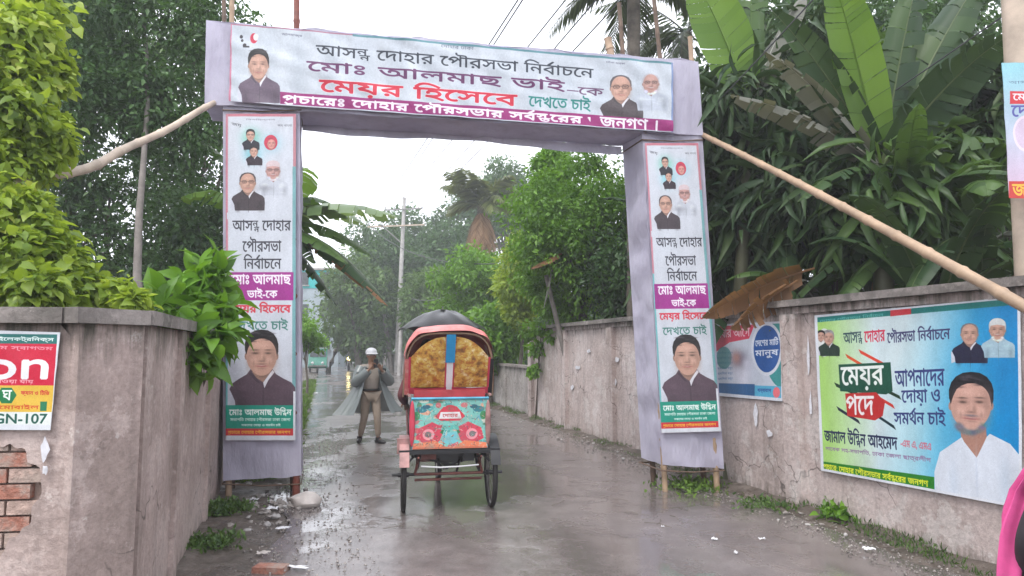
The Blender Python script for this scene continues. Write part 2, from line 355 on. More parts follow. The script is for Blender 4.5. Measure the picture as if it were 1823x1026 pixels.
def skin(joints, edges, root, sub=2):
    """body surface grown over a skeleton; returns verts, faces"""
    me = bpy.data.meshes.new('tmp'); names = list(joints); me.from_pydata([joints[k][0] for k in names], [(names.index(a), names.index(b)) for a, b in edges], [])
    o = link('tmp', me); sm = o.modifiers.new('s', 'SKIN'); sm.use_smooth_shade = True
    sl = me.skin_vertices[0].data if me.skin_vertices else None
    for i, k in enumerate(names):
        r = joints[k][1]; sl[i].radius = r if hasattr(r, '__len__') else (r, r); sl[i].use_root = (k == root)
    o.modifiers.new('u', 'SUBSURF').levels = sub; o.modifiers['u'].render_levels = sub
    dg = bpy.context.evaluated_depsgraph_get(); ev = o.evaluated_get(dg); m2 = ev.to_mesh()
    vs = [v.co.copy() for v in m2.vertices]; fs = [tuple(p.vertices) for p in m2.polygons]; ev.to_mesh_clear()
    bpy.data.objects.remove(o); bpy.data.meshes.remove(me); return vs, fs

# ------------------------------------------------------------------ flat print: lettering and pictures drawn as polygons into generated images
class Canvas:
    def __init__(s, w, h, bg=(1, 1, 1)):
        s.w, s.h = w, h; s.a = np.empty((h, w, 3)); s.a[:] = np.array(bg) / 255.; s.H = None
    def quad(s, q):   # photo corners TL TR BR BL of this print, so that print positions can be read off the photograph
        A = []; b = []
        for (x, y), (u, v) in zip(q, ((0, 0), (s.w, 0), (s.w, s.h), (0, s.h))):
            A += [[x, y, 1, 0, 0, 0, -u * x, -u * y], [0, 0, 0, x, y, 1, -v * x, -v * y]]; b += [u, v]
        s.H = np.append(np.linalg.solve(np.array(A, float), np.array(b, float)), 1).reshape(3, 3); return s
    def m(s, x, y):
        if s.H is None: return np.array([x, y], float)
        r = s.H @ np.array([x, y, 1.]); return r[:2] / r[2]
    def cover(s, rings, ss=3):
        P = np.concatenate(rings); x0 = max(0, int(P[:, 0].min()) - 1); x1 = min(s.w, int(P[:, 0].max()) + 2); y0 = max(0, int(P[:, 1].min()) - 1); y1 = min(s.h, int(P[:, 1].max()) + 2)
        if x1 <= x0 or y1 <= y0: return None
        W, Hh = (x1 - x0) * ss, (y1 - y0) * ss; diff = np.zeros((Hh, W + 1))
        for r in rings:
            a = (r - [x0, y0]) * ss; b = np.roll(a, -1, 0)
            for (ax, ay), (bx, by) in zip(a, b):
                if ay == by: continue
                d = 1 if by > ay else -1; lo, hi = (ay, by) if d > 0 else (by, ay)
                rows = np.arange(max(0, math.ceil(lo - .5)), min(Hh, math.ceil(hi - .5)))
                if len(rows) == 0: continue
                xs = ax + (rows + .5 - ay) * (bx - ax) / (by - ay)
                np.add.at(diff, (rows, np.clip(np.ceil(xs - .5), 0, W).astype(int)), d)
        w = (np.cumsum(diff, 1)[:, :W] != 0).astype(float)
        return x0, y0, x1, y1, w.reshape(y1 - y0, ss, x1 - x0, ss).mean((1, 3))
    def fill(s, rings, col, al=1.):
        c = s.cover(rings)
        if c is None: return
        x0, y0, x1, y1, k = c; k = (k * al)[..., None]; s.a[y0:y1, x0:x1] = s.a[y0:y1, x0:x1] * (1 - k) + np.array(col) / 255. * k
    def poly(s, pts, col, al=1.): s.fill([np.array([s.m(*p) for p in pts])], col, al)
    def rect(s, x0, y0, x1, y1, col, al=1., y0b=None, y1b=None):
        s.poly([(x0, y0), (x1, y0 if y0b is None else y0b), (x1, y1 if y1b is None else y1b), (x0, y1)], col, al)
    def ell(s, x, y, rx, ry, col, al=1., n=40): s.poly([(x + rx * math.cos(t * 2 * math.pi / n), y + ry * math.sin(t * 2 * math.pi / n)) for t in range(n)], col, al)
    def soft(s, x, y, rx, ry, col, al=1.):
        c = s.m(x, y); ex = abs(s.m(x + rx, y)[0] - c[0]) + 1e-3; ey = abs(s.m(x, y + ry)[1] - c[1]) + 1e-3
        x0, x1 = max(0, int(c[0] - 2 * ex)), min(s.w, int(c[0] + 2 * ex) + 1); y0, y1 = max(0, int(c[1] - 2 * ey)), min(s.h, int(c[1] + 2 * ey) + 1)
        if x1 <= x0 or y1 <= y0: return
        yy, xx = np.mgrid[y0:y1, x0:x1]; d = ((xx - c[0]) / ex) ** 2 + ((yy - c[1]) / ey) ** 2
        k = (al * np.exp(-d * 1.2))[..., None]; s.a[y0:y1, x0:x1] = s.a[y0:y1, x0:x1] * (1 - k) + np.array(col) / 255. * k
    def text(s, st, xl, yl, xr, yr, h, col, bold=0., outline=None):
        """lettering whose box runs from the photo point (xl, yl) to (xr, yr), h photo pixels high"""
        rings, (bx0, bx1, by0, by1) = lettering(st)
        a = s.m(xl, yl); b = s.m(xr, yr); hh = abs(s.m((xl + xr) / 2, (yl + yr) / 2 + h / 2)[1] - s.m((xl + xr) / 2, (yl + yr) / 2 - h / 2)[1])
        out = []
        for r in rings:
            u = (r[:, 0] - bx0) / (bx1 - bx0); v = (r[:, 1] - by0) / (by1 - by0) - .5
            out.append(np.stack([a[0] + (b[0] - a[0]) * u, a[1] + (b[1] - a[1]) * u - v * hh], 1))
        if outline:
            for dx, dy in ((-1, 0), (1, 0), (0, -1), (0, 1)): s.fill([o + np.array([dx, dy]) * outline[1] for o in out], outline[0])
        s.fill(out, col)
        if bold:
            for dx, dy in ((bold, 0), (-bold, 0), (0, bold), (0, -bold)): s.fill([o + np.array([dx, dy]) for o in out], col)
    def image(s, name):
        g_ = np.random.default_rng(1); k_ = g_.normal(size=(s.h // 6 + 2, s.w // 6 + 2)).repeat(6, 0).repeat(6, 1)[:s.h, :s.w]; s.a = s.a + (k_ * .012 + g_.normal(size=(s.h, s.w)) * .012)[..., None]
        im = bpy.data.images.new(name, s.w, s.h); buf = np.ones((s.h, s.w, 4), np.float32); buf[..., :3] = np.clip(s.a[::-1], 0, 1)
        im.pixels.foreach_set(buf.ravel()); im.update(); im.pack(); return im
_G = {}
def _splines(st):
    cu = bpy.data.curves.new('t', 'FONT'); cu.body = st; o = link('t', cu)
    dg = bpy.context.evaluated_depsgraph_get(); cv = o.evaluated_get(dg).to_curve(dg); rings = []
    for sp in cv.splines:
        bp = sp.bezier_points; n = len(bp); pts = []
        for i in range(n):
            p0, p1 = bp[i], bp[(i + 1) % n]
            for k in range(4):
                t = k / 4; q = (1 - t) ** 3 * p0.co + 3 * (1 - t) ** 2 * t * p0.handle_right + 3 * (1 - t) * t * t * p1.handle_left + t ** 3 * p1.co
                pts.append((q.x, q.y))
        if len(pts) > 2: rings.append(np.array(pts))
    o.evaluated_get(dg).to_curve_clear(); bpy.data.objects.remove(o); bpy.data.curves.remove(cu); return rings
def glyph(c):
    if c not in _G:
        ref = _splines('ন'); x0 = min(r[:, 0].min() for r in ref)
        both = _splines(c + 'ন'); k = len(both) - len(ref); adv = min(r[:, 0].min() for r in both[k:]) - x0
        _G[c] = (both[:k], adv)
    return _G[c]
CONJ = {'ন্ন': '1', 'র্ব': '2', 'স্ত': '3', 'প্র': '4', 'দ্দ': '5', 'র্থ': '6'}
def _tf(rings, sx, sy, dx, dy): return [r * [sx, sy] + [dx, dy] for r in rings]
def conj(k):
    def two(a, b): # upper consonant with the lower one tucked beneath its head line
        ra, aa = glyph(a); rb, ab = glyph(b); return _tf(ra, .8, .62, 0, .236) + _tf(rb, .75, .52, aa * .22, -.1), aa * 1.0
    def reph(b):
        rb, ab = glyph(b); return rb + [np.array([[ab * .35, .66], [ab * .75, .88], [ab * .9, .86], [ab * .55, .62]])], ab
    return {'1': lambda: two('ন', 'ন'), '2': lambda: reph('ব'), '3': lambda: two('স', 'ত'), '5': lambda: two('দ', 'দ'), '6': lambda: reph('থ'),
            '4': lambda: (glyph('প')[0] + [np.array([[.1, -.02], [.25, -.16], [.5, -.1], [.48, -.04], [.27, -.09], [.15, .04]])], glyph('প')[1])}[k]()
def lettering(st):
    raw = st
    if any('ঀ' <= c <= '৿' for c in st):
        for a, b in CONJ.items(): st = st.replace(a, b)
        st = st.replace('ো', 'ো').replace('ৌ', 'ৌ'); out = []
        for c in st:
            if c in 'েিৈ' and out: out.insert(len(out) - 1, c)
            else: out.append(c)
        st = ''.join(out); bn = True
    else: bn = False
    x = 0; rings = []
    for c in st:
        if c == ' ': x += .3; continue
        r, a = conj(c) if (bn and c in '123456') else glyph(c)
        rings += [q + [x, 0] for q in r]; x += a
    P = np.concatenate(rings); return rings, (P[:, 0].min(), P[:, 0].max(), P[:, 1].min(), P[:, 1].max())
def printmat(name, cv, rough=.45, trans=0.):
    m, B, N, L = newmat(name); t = N.new('ShaderNodeTexImage'); t.image = cv.image(name); L.new(t.outputs[0], B.inputs['Base Color'])
    t.interpolation = 'Cubic'
    # water stains and dirt of the vinyl
    n = ramp_node(N, L, noise_node(N, L, obj_node(N, L, (1, 1, .5)), 5, 6), [(.3, .74), (.6, .88)])
    c = mix_node(N, L, 1., t.outputs[0], n, 'MULTIPLY'); L.new(c, B.inputs['Base Color'])
    B.inputs['Roughness'].default_value = rough; bump_node(N, L, noise_node(N, L, obj_node(N, L, (2, 2, 1)), 4, 3), B, .4, .02)
    return m
def portrait(c, x, y, s, hair=(25, 22, 25), vest=(75, 62, 72), beard=None, glasses=False, skin_=(203, 160, 142), shirt=None, bald=False, torso=True, cap=None):
    """x, y centre of the face; s its height in photo pixels"""
    w = s * .38; sh = tuple(int(k * .80) for k in skin_); lt = tuple(min(255, k + 16) for k in skin_); rr = random.Random(int(x * 7 + y))
    def pp(pts, col, al=1.): c.poly([(x + w * a_, y + s * b_) for a_, b_ in pts], col, al)
    if torso:
        col = shirt or vest; dk = tuple(int(k * .78) for k in col); hi = tuple(min(235, int(k * 1.18)) for k in col)
        if not shirt: pp(((-2.2, .86), (-1.7, .72), (-1.5, 1.3), (-2.15, 1.4)), (205, 208, 220))
        pp(((-.72, .34), (.72, .34), (.95, .46), (1.4, .56), (1.95, .66), (2.2, .78), (2.25, 1.0), (2.2, 1.4), (-1.65, 1.4), (-1.75, 1.1), (-2.1, .82), (-1.9, .68), (-1.4, .56), (-.95, .46)), col)
        c.soft(x - w * 1.2, y + s * .8, w * .6, s * .1, hi, .5); c.soft(x + w * 1.3, y + s * .8, w * .5, s * .1, hi, .4); c.soft(x + w * 1.7, y + s * 1.15, w * .35, s * .3, dk, .6); c.soft(x - w * 1.3, y + s * 1.2, w * .3, s * .3, dk, .6); c.soft(x + w * .1, y + s * 1.1, w * .06, s * .4, dk, .9)
        for k in range(5): c.soft(x + w * rr.uniform(-1.2, 1.4), y + s * rr.uniform(.75, 1.25), w * .35, s * .03, rr.choice((dk, hi)), .4)
    pp(((-.62, .2), (.62, .2), (.6, .42), (.25, .58), (.1, .66), (-.3, .56), (-.6, .42)), sh)
    c.soft(x, y + s * .50, w * .5, s * .05, tuple(int(k * .62) for k in skin_), .6)
    if torso and not shirt: pp(((.1, .66), (.72, .36), (.84, .42), (.45, .60), (.18, .80)), (222, 222, 230)); pp(((-.1, .68), (-.74, .38), (-.82, .46), (-.3, .66)), dk)
    for e in (-1, 1): c.ell(x + e * w * 1.0, y + s * .03, w * .11, s * .085, sh)
    if not bald: pp(((-1.0, .0), (-1.09, -.12), (-1.1, -.28), (-.98, -.42), (-.74, -.53), (-.4, -.60), (0, -.62), (.42, -.60), (.78, -.52), (1.0, -.40), (1.1, -.26), (1.1, -.08), (1.0, .05), (.9, -.1), (-.9, -.1)), hair)
    else: pp(((-1.0, .05), (-1.08, -.1), (-1.05, -.28), (-.8, -.44), (-.4, -.51), (0, -.53), (.4, -.51), (.8, -.44), (1.05, -.28), (1.08, -.1), (1.0, .05)), hair)
    tp = .47 if bald else .40
    c.poly([(x + w * math.copysign(abs(math.cos(t)) ** .85, math.cos(t)) * (.97 if math.sin(t) < 0 else 1 - .24 * math.sin(t) ** 3), y + (s * .5 if math.sin(t) > 0 else s * tp) * math.sin(t)) for t in [k * math.pi / 24 for k in range(48)]], skin_)
    if not bald:
        pp(((-1.0, -.02), (-1.0, -.35), (-.5, -.52), (.5, -.52), (1.0, -.35), (1.0, .0), (.93, -.12), (.84, -.25), (.62, -.35), (.25, -.41), (-.15, -.40), (-.5, -.35), (-.72, -.28), (-.88, -.16)), hair)
        for k in range(9): c.soft(x + w * rr.uniform(-.8, .8), y - s * rr.uniform(.46, .56), w * .22, s * .018, (88, 80, 88), .55)
        c.soft(x - w * .55, y - s * .33, w * .25, s * .02, hair, .6); c.soft(x + w * .45, y - s * .37, w * .3, s * .02, hair, .6)
    c.soft(x + w * .78, y + s * .05, w * .28, s * .32, sh, .75); c.soft(x - w * .82, y + s * .1, w * .22, s * .28, sh, .5); c.soft(x - w * .1, y - s * .24, w * .55, s * .10, lt, .8)
    for e in (-1, 1): c.soft(x + e * w * .5, y + s * .12, w * .24, s * .07, lt, .8)
    dkk = tuple(int(k * .42) for k in skin_)
    for e in (-1, 1):
        c.soft(x + e * w * .42, y - s * .055, w * .30, s * .05, sh, .85); c.soft(x + e * w * .42, y - s * .045, w * .19, s * .022, dkk, .95); c.soft(x + e * w * .44, y - s * .125, w * .27, s * .018, dkk, .8)
    c.soft(x + w * .02, y + s * .04, w * .08, s * .13, lt, .6); c.soft(x + w * .16, y + s * .10, w * .12, s * .09, sh, .8); c.soft(x, y + s * .145, w * .22, s * .022, tuple(int(k * .6) for k in skin_), .7)
    c.soft(x, y + s * .265, w * .40, s * .024, (150, 70, 72), .9); c.soft(x, y + s * .255, w * .26, s * .010, (235, 220, 215), .7); c.soft(x, y + s * .32, w * .3, s * .02, sh, .6)
    for e in (-1, 1): c.soft(x + e * w * .52, y + s * .2, w * .06, s * .08, sh, .6)
    c.soft(x, y + s * .215, w * .34, s * .018, dkk, .45)
    if beard:
        for k in range(26): t = rr.uniform(0, math.pi); c.soft(x + w * .62 * math.cos(t), y + s * (.36 + .17 * math.sin(t)), w * .17, s * .045, tuple(min(255, max(0, v + rr.randint(-22, 22))) for v in beard), .75)
        c.soft(x, y + s * .21, w * .34, s * .022, beard, .7)
    if glasses:
        for e in (-1, 1): c.ell(x + e * w * .44, y - s * .05, w * .34, s * .085, (45, 38, 40), .6); c.ell(x + e * w * .44, y - s * .05, w * .28, s * .065, skin_, .8); c.soft(x + e * w * .44, y - s * .045, w * .16, s * .02, dkk, .8)
        c.rect(x - w * .95, y - s * .085, x + w * .95, y - s * .07, (50, 40, 42), .7)
    if cap: pp(((-.98, -.22), (-1.0, -.42), (-.6, -.56), (0, -.6), (.6, -.56), (1.0, -.42), (.98, -.22), (0, -.28)), cap)
T1, T2, T3, T4 = 'আসন্ন দোহার পৌরসভা নির্বাচনে', 'মোঃ আলমাছ ভাই', 'মেয়র হিসেবে', 'দেখতে চাই'

HEAD_Q = [(411, 42), (1198, 112), (1198, 236), (408, 181)]
def header_print():
    c = Canvas(2400, 400, (196, 204, 214)).quad(HEAD_Q)
    ty = lambda x: 42 + .089 * (x - 411); by = lambda x: 181 + .0705 * (x - 411)
    def P(x, v): return (x, ty(x) + v * (by(x) - ty(x)))
    for k in range(26):
        x = 420 + k * 30; c.soft(x, (ty(x) + by(x)) / 2, 16, 70, (214, 220, 228) if k % 2 else (182, 192, 203), .35)
    c.poly([P(408, 0), P(1200, 0), P(1200, .018), P(408, .018)], (170, 120, 140)); c.poly([P(640, 0), P(1200, 0), P(1200, .03), P(640, .03)], (90, 140, 150))
    c.poly([P(406, 0), P(413, 0), P(412, 1), P(406, 1)], (196, 120, 145)); c.poly([P(1195, 0), P(1200, 0), P(1200, 1), P(1195, 1)], (130, 150, 190))
    def T(s, x0, x1, va, vb, col, **k):
        a, b = P(x0, (va + vb) / 2), P(x1, (va + vb) / 2); xm = (x0 + x1) / 2; c.text(s, *a, *b, (vb - va) * (by(xm) - ty(xm)), col, **k)
    T(T1, 572, 1065, .13, .335, (40, 48, 62), bold=1.0); T(T2, 555, 1016, .355, .545, (98, 40, 92), bold=1.8); T('–কে', 1020, 1082, .46, .56, (98, 60, 98), bold=1)
    T(T3, 578, 934, .575, .825, (205, 30, 60), bold=3, outline=((240, 240, 244), 5)); T(T4, 954, 1060, .58, .79, (30, 128, 122), bold=1.5)
    c.poly([P(505, .83), P(1200, .83), P(1200, .985), P(505, .985)], (150, 32, 112)); T('প্রচারেঃ দোহার পৌরসভার সর্বস্তরের জনগণ ।', 510, 1172, .83, .985, (240, 232, 242), bold=2.4)
    T('দোহার ঢাকা', 800, 858, .03, .075, (80, 90, 110)); T('আলহাজ্ব', 508, 546, .07, .11, (70, 70, 90)); T('নৌকা মার্কা', 1086, 1118, .06, .10, (80, 80, 100))
    for k, (x, y, r) in enumerate(((431, 66, 3), (433, 73, 2.5), (438, 82, 3.4))): c.ell(x, y, r, r * 1.1, (35, 30, 40))
    c.ell(455, 69, 7, 9, (205, 50, 80)); c.ell(459, 67, 5, 6, (235, 235, 240)); c.rect(435, 83, 447, 86, (40, 38, 45))
    portrait(c, 464, 117, 48, vest=(100, 84, 102)); portrait(c, 1111, 158, 44, glasses=True, bald=True, vest=(78, 68, 72), hair=(90, 85, 90))
    portrait(c, 1161, 150, 34, beard=(225, 228, 235), glasses=True, bald=True, shirt=(192, 200, 214), hair=(190, 190, 198), skin_=(190, 150, 140))
    c.poly([P(1060, .83), P(1200, .83), P(1200, .985), P(1060, .985)], (150, 32, 112)); T('জনগণ ।', 1076, 1172, .84, .985, (240, 232, 242), bold=2.2)
    return c
PIL_Q = [(402, 203), (527, 203), (527, 784), (402, 784)]
def pillar_print():
    c = Canvas(430, 2000, (206, 211, 221)).quad(PIL_Q)
    c.rect(402, 203, 527, 208, (196, 120, 135)); c.rect(402, 203, 406, 470, (200, 135, 150)); c.rect(402, 470, 405.5, 784, (120, 185, 190)); c.rect(521, 300, 527, 784, (120, 170, 175)); c.rect(522, 208, 527, 300, (190, 130, 140))
    c.text('বিসমিল্লাহ', 438, 214, 490, 214, 4, (120, 110, 130)); c.text('জয় বাংলা', 494, 225, 520, 225, 5, (90, 90, 100)); c.text('জয়', 412, 222, 430, 226, 6, (60, 60, 70))
    for x, y, col in ((447, 247, (120, 200, 180)), (483, 257, (150, 200, 215)), (450, 277, (130, 200, 215))): c.soft(x, y, 17, 17, col, .95)
    portrait(c, 446, 243, 19, vest=(40, 40, 50), glasses=True); c.ell(482, 256, 12, 14, (205, 60, 85)); portrait(c, 483, 258, 19, torso=False, hair=(200, 60, 85), skin_=(215, 150, 140)); portrait(c, 452, 273, 18, vest=(50, 38, 50))
    portrait(c, 486, 308, 32, beard=(215, 215, 222), glasses=True, bald=True, shirt=(196, 201, 212), hair=(185, 180, 190), skin_=(196, 152, 146), cap=(215, 196, 200)); c.soft(472, 340, 14, 6, (140, 140, 150), .6)
    portrait(c, 441, 330, 36, glasses=True, bald=True, vest=(70, 60, 66), hair=(70, 62, 66)); c.rect(404, 384, 521, 396, (206, 211, 221))
    d = (58, 58, 68); c.text('আসন্ন দোহার', 414, 408, 518, 408, 22, d, bold=1.2); c.text('পৌরসভা', 432, 441, 501, 441, 27, d, bold=1.2); c.text('নির্বাচনে', 434, 472, 501, 472, 26, d, bold=1.2)
    c.rect(404, 491, 523, 541, (160, 48, 140)); c.text('মোঃ আলমাছ', 412, 504, 518, 504, 19, (244, 236, 246), bold=2); c.text('ভাই-কে', 440, 528, 494, 528, 19, (244, 236, 246), bold=1.8)
    c.text(T3, 412, 555, 518, 555, 22, (214, 60, 80), bold=2.4); c.text(T4, 417, 583, 513, 583, 22, (70, 130, 120), bold=1.3)
    portrait(c, 466, 637, 72, vest=(92, 74, 86)); c.rect(402, 724, 523, 764, (24, 150, 128)); c.text('মোঃ আলমাছ উদ্দিন', 408, 735, 520, 735, 15, (236, 250, 244), bold=1.6)
    c.text('সভাপতি দোহার পৌরসভা ঢাকা জেলা', 410, 748, 518, 748, 7, (225, 245, 238), bold=.6); c.text('সকলের দোয়া ও সমর্থন চাই', 430, 758, 500, 758, 6, (225, 245, 238), bold=.6)
    c.rect(402, 764, 523, 776, (206, 50, 60)); c.text('প্রচারে দোহার পৌরসভার জনগণ', 406, 770, 518, 770, 8, (245, 190, 60), bold=.8); c.rect(402, 776, 527, 784, (220, 224, 232)); c.rect(523, 700, 527, 784, (220, 224, 232))
    return c
BIG_Q = [(1450, 562), (1816, 528), (1821, 906), (1462, 838)]
def big_print():
    c = Canvas(1300, 1000, (200, 225, 235)); yy, xx = np.mgrid[0:1000, 0:1300]; u = xx / 1300; v = yy / 1000
    def lerp(a, b, t): return np.array(a)[None, None] * (1 - t[..., None]) + np.array(b)[None, None] * t[..., None]
    base = lerp((176, 222, 120), (214, 232, 236), np.clip((u - .05) * 3.2, 0, 1)); blue = lerp((150, 215, 235), (12, 140, 205), np.clip((u - .55) * 2.6, 0, 1))
    k = np.clip((u + .25 * (v - .5) - .42) * 3.2, 0, 1); c.a = (base * (1 - k[..., None]) + blue * k[..., None]) / 255.; c.quad(BIG_Q)
    c.poly([(1450, 562), (1816, 528), (1816, 543), (1450, 575)], (20, 125, 120)); c.poly([(1588, 549), (1625, 546), (1625, 560), (1588, 564)], (210, 60, 70)); c.text('দোহার পৌরসভা নির্বাচন', 1460, 572, 1575, 560, 7, (120, 200, 190))
    d = (60, 60, 110); c.text('আসন্ন', 1503, 605, 1537, 602, 24, (50, 80, 90), bold=1.5); c.text('দোহার', 1541, 602, 1578, 599, 24, (216, 40, 80), bold=1.5); c.text('পৌরসভা', 1582, 600, 1632, 596, 27, d, bold=1.5); c.text('নির্বাচনে', 1637, 596, 1694, 592, 27, d, bold=1.5)
    c.ell(1468, 612, 14, 26, (225, 228, 226)); portrait(c, 1476, 603, 24, vest=(40, 60, 50), hair=(160, 160, 160)); portrait(c, 1462, 600, 18, torso=False)
    for a, b, col in (((1506, 636), (1560, 668), (225, 90, 50)), ((1530, 628), (1580, 655), (225, 70, 50)), ((1486, 688), (1540, 712), (30, 60, 40)), ((1560, 690), (1604, 712), (30, 60, 40)), ((1570, 715), (1592, 728), (220, 60, 50)), ((1490, 730), (1530, 755), (30, 40, 60)), ((1556, 740), (1594, 765), (20, 50, 60))):
        w = 4; c.poly([(a[0], a[1] - w), (b[0], b[1] - w), (b[0] + 4, b[1] + w), (a[0] + 4, a[1] + w)], col)
    c.poly([(1494, 652), (1588, 648), (1592, 700), (1580, 706), (1497, 700)], (20, 82, 62)); c.text('মেয়র', 1499, 678, 1576, 676, 42, (240, 245, 240), bold=3)
    c.poly([(1506, 704), (1562, 702), (1578, 720), (1574, 744), (1560, 752), (1510, 744)], (196, 46, 46)); c.text('পদে', 1508, 724, 1558, 724, 36, (245, 240, 240), bold=2.6)
    e = (50, 60, 120); c.text('আপনাদের', 1596, 677, 1684, 674, 32, e, bold=1.6); c.text('দোয়া ও', 1608, 712, 1676, 711, 30, e, bold=1.6); c.text('সমর্থন চাই', 1594, 745, 1686, 746, 32, e, bold=1.6)
    c.text('জামাল উদ্দিন আহমেদ', 1468, 776, 1600, 790, 32, (30, 40, 80), bold=2); c.text('-এম এ, এমএ', 1606, 793, 1660, 800, 14, (214, 110, 130), bold=1)
    c.text('সাবেক সহ-সভাপতি, ঢাকা জেলা ছাত্রলীগ', 1470, 800, 1660, 822, 11, (150, 120, 160), bold=.8)
    c.poly([(1462, 822), (1666, 851), (1666, 872), (1462, 838)], (40, 130, 40)); c.text('প্রচারে: দোহার পৌরসভার সর্বস্তরের জনগণ', 1466, 830, 1655, 862, 15, (230, 235, 60), bold=1.4)
    portrait(c, 1728, 597, 38, vest=(28, 30, 60), bald=True, hair=(120, 120, 125)); portrait(c, 1777, 590, 36, beard=(235, 238, 240), shirt=(170, 200, 215), cap=(215, 220, 220), hair=(200, 200, 200))
    c.poly([(1712, 765), (1757, 765), (1760, 800), (1742, 822), (1716, 800)], (176, 132, 116)); c.poly([(1668, 900), (1666, 842), (1676, 808), (1715, 782), (1719, 790), (1741, 818), (1758, 782), (1764, 776), (1800, 794), (1821, 820), (1822, 910)], (220, 227, 238)); portrait(c, 1731, 724, 94, beard=(120, 120, 132), torso=False, hair=(28, 28, 34), skin_=(214, 168, 152))
    c.soft(1790, 860, 12, 50, (190, 205, 222), .5); c.soft(1700, 860, 9, 40, (196, 210, 226), .5); c.soft(1741, 850, 2, 40, (200, 210, 226), .7)
    for q in (((1450, 562), (1455, 562), (1467, 839), (1462, 838)), ((1811, 528), (1816, 528), (1821, 906), (1816, 905)), ((1450, 562), (1816, 528), (1816, 531), (1450, 566)), ((1462, 834), (1821, 901), (1821, 906), (1462, 838))): c.poly(q, (226, 230, 238))
    return c
SML_Q = [(1270, 578), (1393, 572), (1395, 715), (1280, 705)]
def small_print():
    c = Canvas(560, 520, (205, 212, 225)).quad(SML_Q)
    c.poly([(1271, 580), (1345, 577), (1335, 605), (1300, 612), (1272, 632)], (206, 60, 90)); c.text('সবার আগে', 1276, 596, 1336, 592, 16, (235, 200, 210), bold=1.2)
    c.ell(1392, 600, 34, 92, (60, 150, 150)); c.ell(1366, 623, 27, 49, (220, 226, 236)); c.ell(1366, 623, 23, 43, (40, 90, 160))
    c.text('দেশের মাটি', 1346, 612, 1386, 609, 15, (225, 232, 245), bold=1.3); c.text('মানুষ', 1346, 634, 1386, 632, 15, (225, 232, 245), bold=1.3)
    for k in range(6): c.text('সহযোগিতা করুন', 1275, 632 + k * 9, 1306, 631 + k * 9, 6, (120, 150, 190), bold=.5)
    c.ell(1290, 640, 14, 20, (50, 130, 130), .7); c.soft(1318, 645, 16, 18, (90, 80, 100), .9); c.soft(1322, 672, 18, 22, (215, 215, 228), .95); c.soft(1312, 640, 9, 12, (190, 140, 130), .9); c.soft(1330, 650, 8, 10, (205, 205, 220), .9)
    c.poly([(1280, 684), (1345, 686), (1345, 706), (1280, 700)], (50, 100, 150)); c.poly([(1345, 688), (1394, 690), (1394, 710), (1345, 706)], (90, 180, 215)); c.ell(1383, 700, 6, 9, (240, 120, 130)); c.text('ধন্যবাদ', 1350, 697, 1374, 698, 8, (40, 70, 150), bold=.8)
    for q in (((1270, 578), (1393, 572), (1393, 576), (1270, 582)), ((1280, 700), (1395, 710), (1395, 715), (1280, 705)), ((1390, 572), (1393, 572), (1395, 715), (1391, 715))): c.poly(q, (222, 226, 236))
    return c
LP_Q = [(-150, 584), (107, 592), (90, 766), (-150, 765)]
def left_print():
    c = Canvas(900, 640, (222, 226, 232)).quad(LP_Q)
    c.poly([(-145, 594), (102, 596), (101, 614), (-145, 613)], (30, 110, 105)); c.text('মেসার্স ইলেকট্রনিক্স', -60, 604, 96, 606, 11, (225, 238, 235), bold=1)
    c.poly([(-145, 613), (101, 614), (96, 690), (-145, 690)], (206, 28, 62)); c.text('স্বাগতম স্বাগতম', -60, 621, 94, 624, 9, (235, 150, 165), bold=.8)
    c.text('vision', -190, 655, 86, 655, 48, (240, 240, 244), bold=6); c.text('এখানে পাওয়া যায়', -60, 683, 60, 684, 8, (240, 170, 180), bold=.8)
    c.poly([(-145, 690), (96, 690), (92, 736), (-145, 735)], (226, 186, 70)); c.poly([(-4, 707), (4, 694), (22, 694), (31, 707), (22, 721), (4, 721)], (22, 120, 70)); c.text('ঘ', 5, 707, 22, 707, 17, (240, 245, 240), bold=1.5)
    c.text('ফ্যান ও টিভি', 38, 703, 88, 704, 11, (206, 60, 50), bold=1.2); c.text('শোরুম মোবাইল', -60, 728, 70, 728, 11, (206, 80, 40), bold=1); c.poly([(72, 718), (84, 718), (83, 734), (72, 734)], (30, 120, 80))
    c.poly([(-145, 735), (91, 736), (90, 757), (-145, 756)], (228, 234, 230)); c.text('GN-107', -10, 747, 84, 747, 16, (24, 88, 76), bold=2.2)
    return c
RB_Q = [(1783, 112), (1920, 112), (1920, 356), (1796, 353)]
def edge_print():
    c = Canvas(560, 1000, (200, 210, 222)).quad(RB_Q)
    yy = np.mgrid[0:1000, 0:560][0][..., None] / 1000.; c.a = ((1 - yy) * np.array([150, 210, 222]) + yy * np.array([226, 190, 215])) / 255.
    c.text('আসন্ন নির্বাচনে', 1795, 150, 1900, 150, 8, (90, 110, 140)); c.rect(1797, 168, 1925, 192, (214, 50, 60)); c.text('মেয়র পদে', 1802, 180, 1900, 180, 17, (245, 235, 240), bold=1.5); c.text('দোহার', 1800, 205, 1880, 205, 24, (90, 90, 170), bold=2.5)
    c.ell(1825, 245, 22, 32, (232, 218, 232)); c.ell(1825, 245, 18, 27, (214, 196, 218)); portrait(c, 1870, 262, 50)
    c.rect(1796, 326, 1925, 356, (206, 60, 56)); c.text('জনগণ', 1802, 340, 1880, 340, 22, (246, 196, 70), bold=2.5)
    return c
M_HEAD = printmat('header_print', header_print(), trans=.2); M_PILP = printmat('pillar_print', pillar_print()); M_BIG = printmat('wall_poster_print', big_print(), .35)
M_SML = printmat('small_poster_print', small_print()); M_LP = printmat('left_poster_print', left_print(), .35); M_EDGE = printmat('edge_banner_print', edge_print())
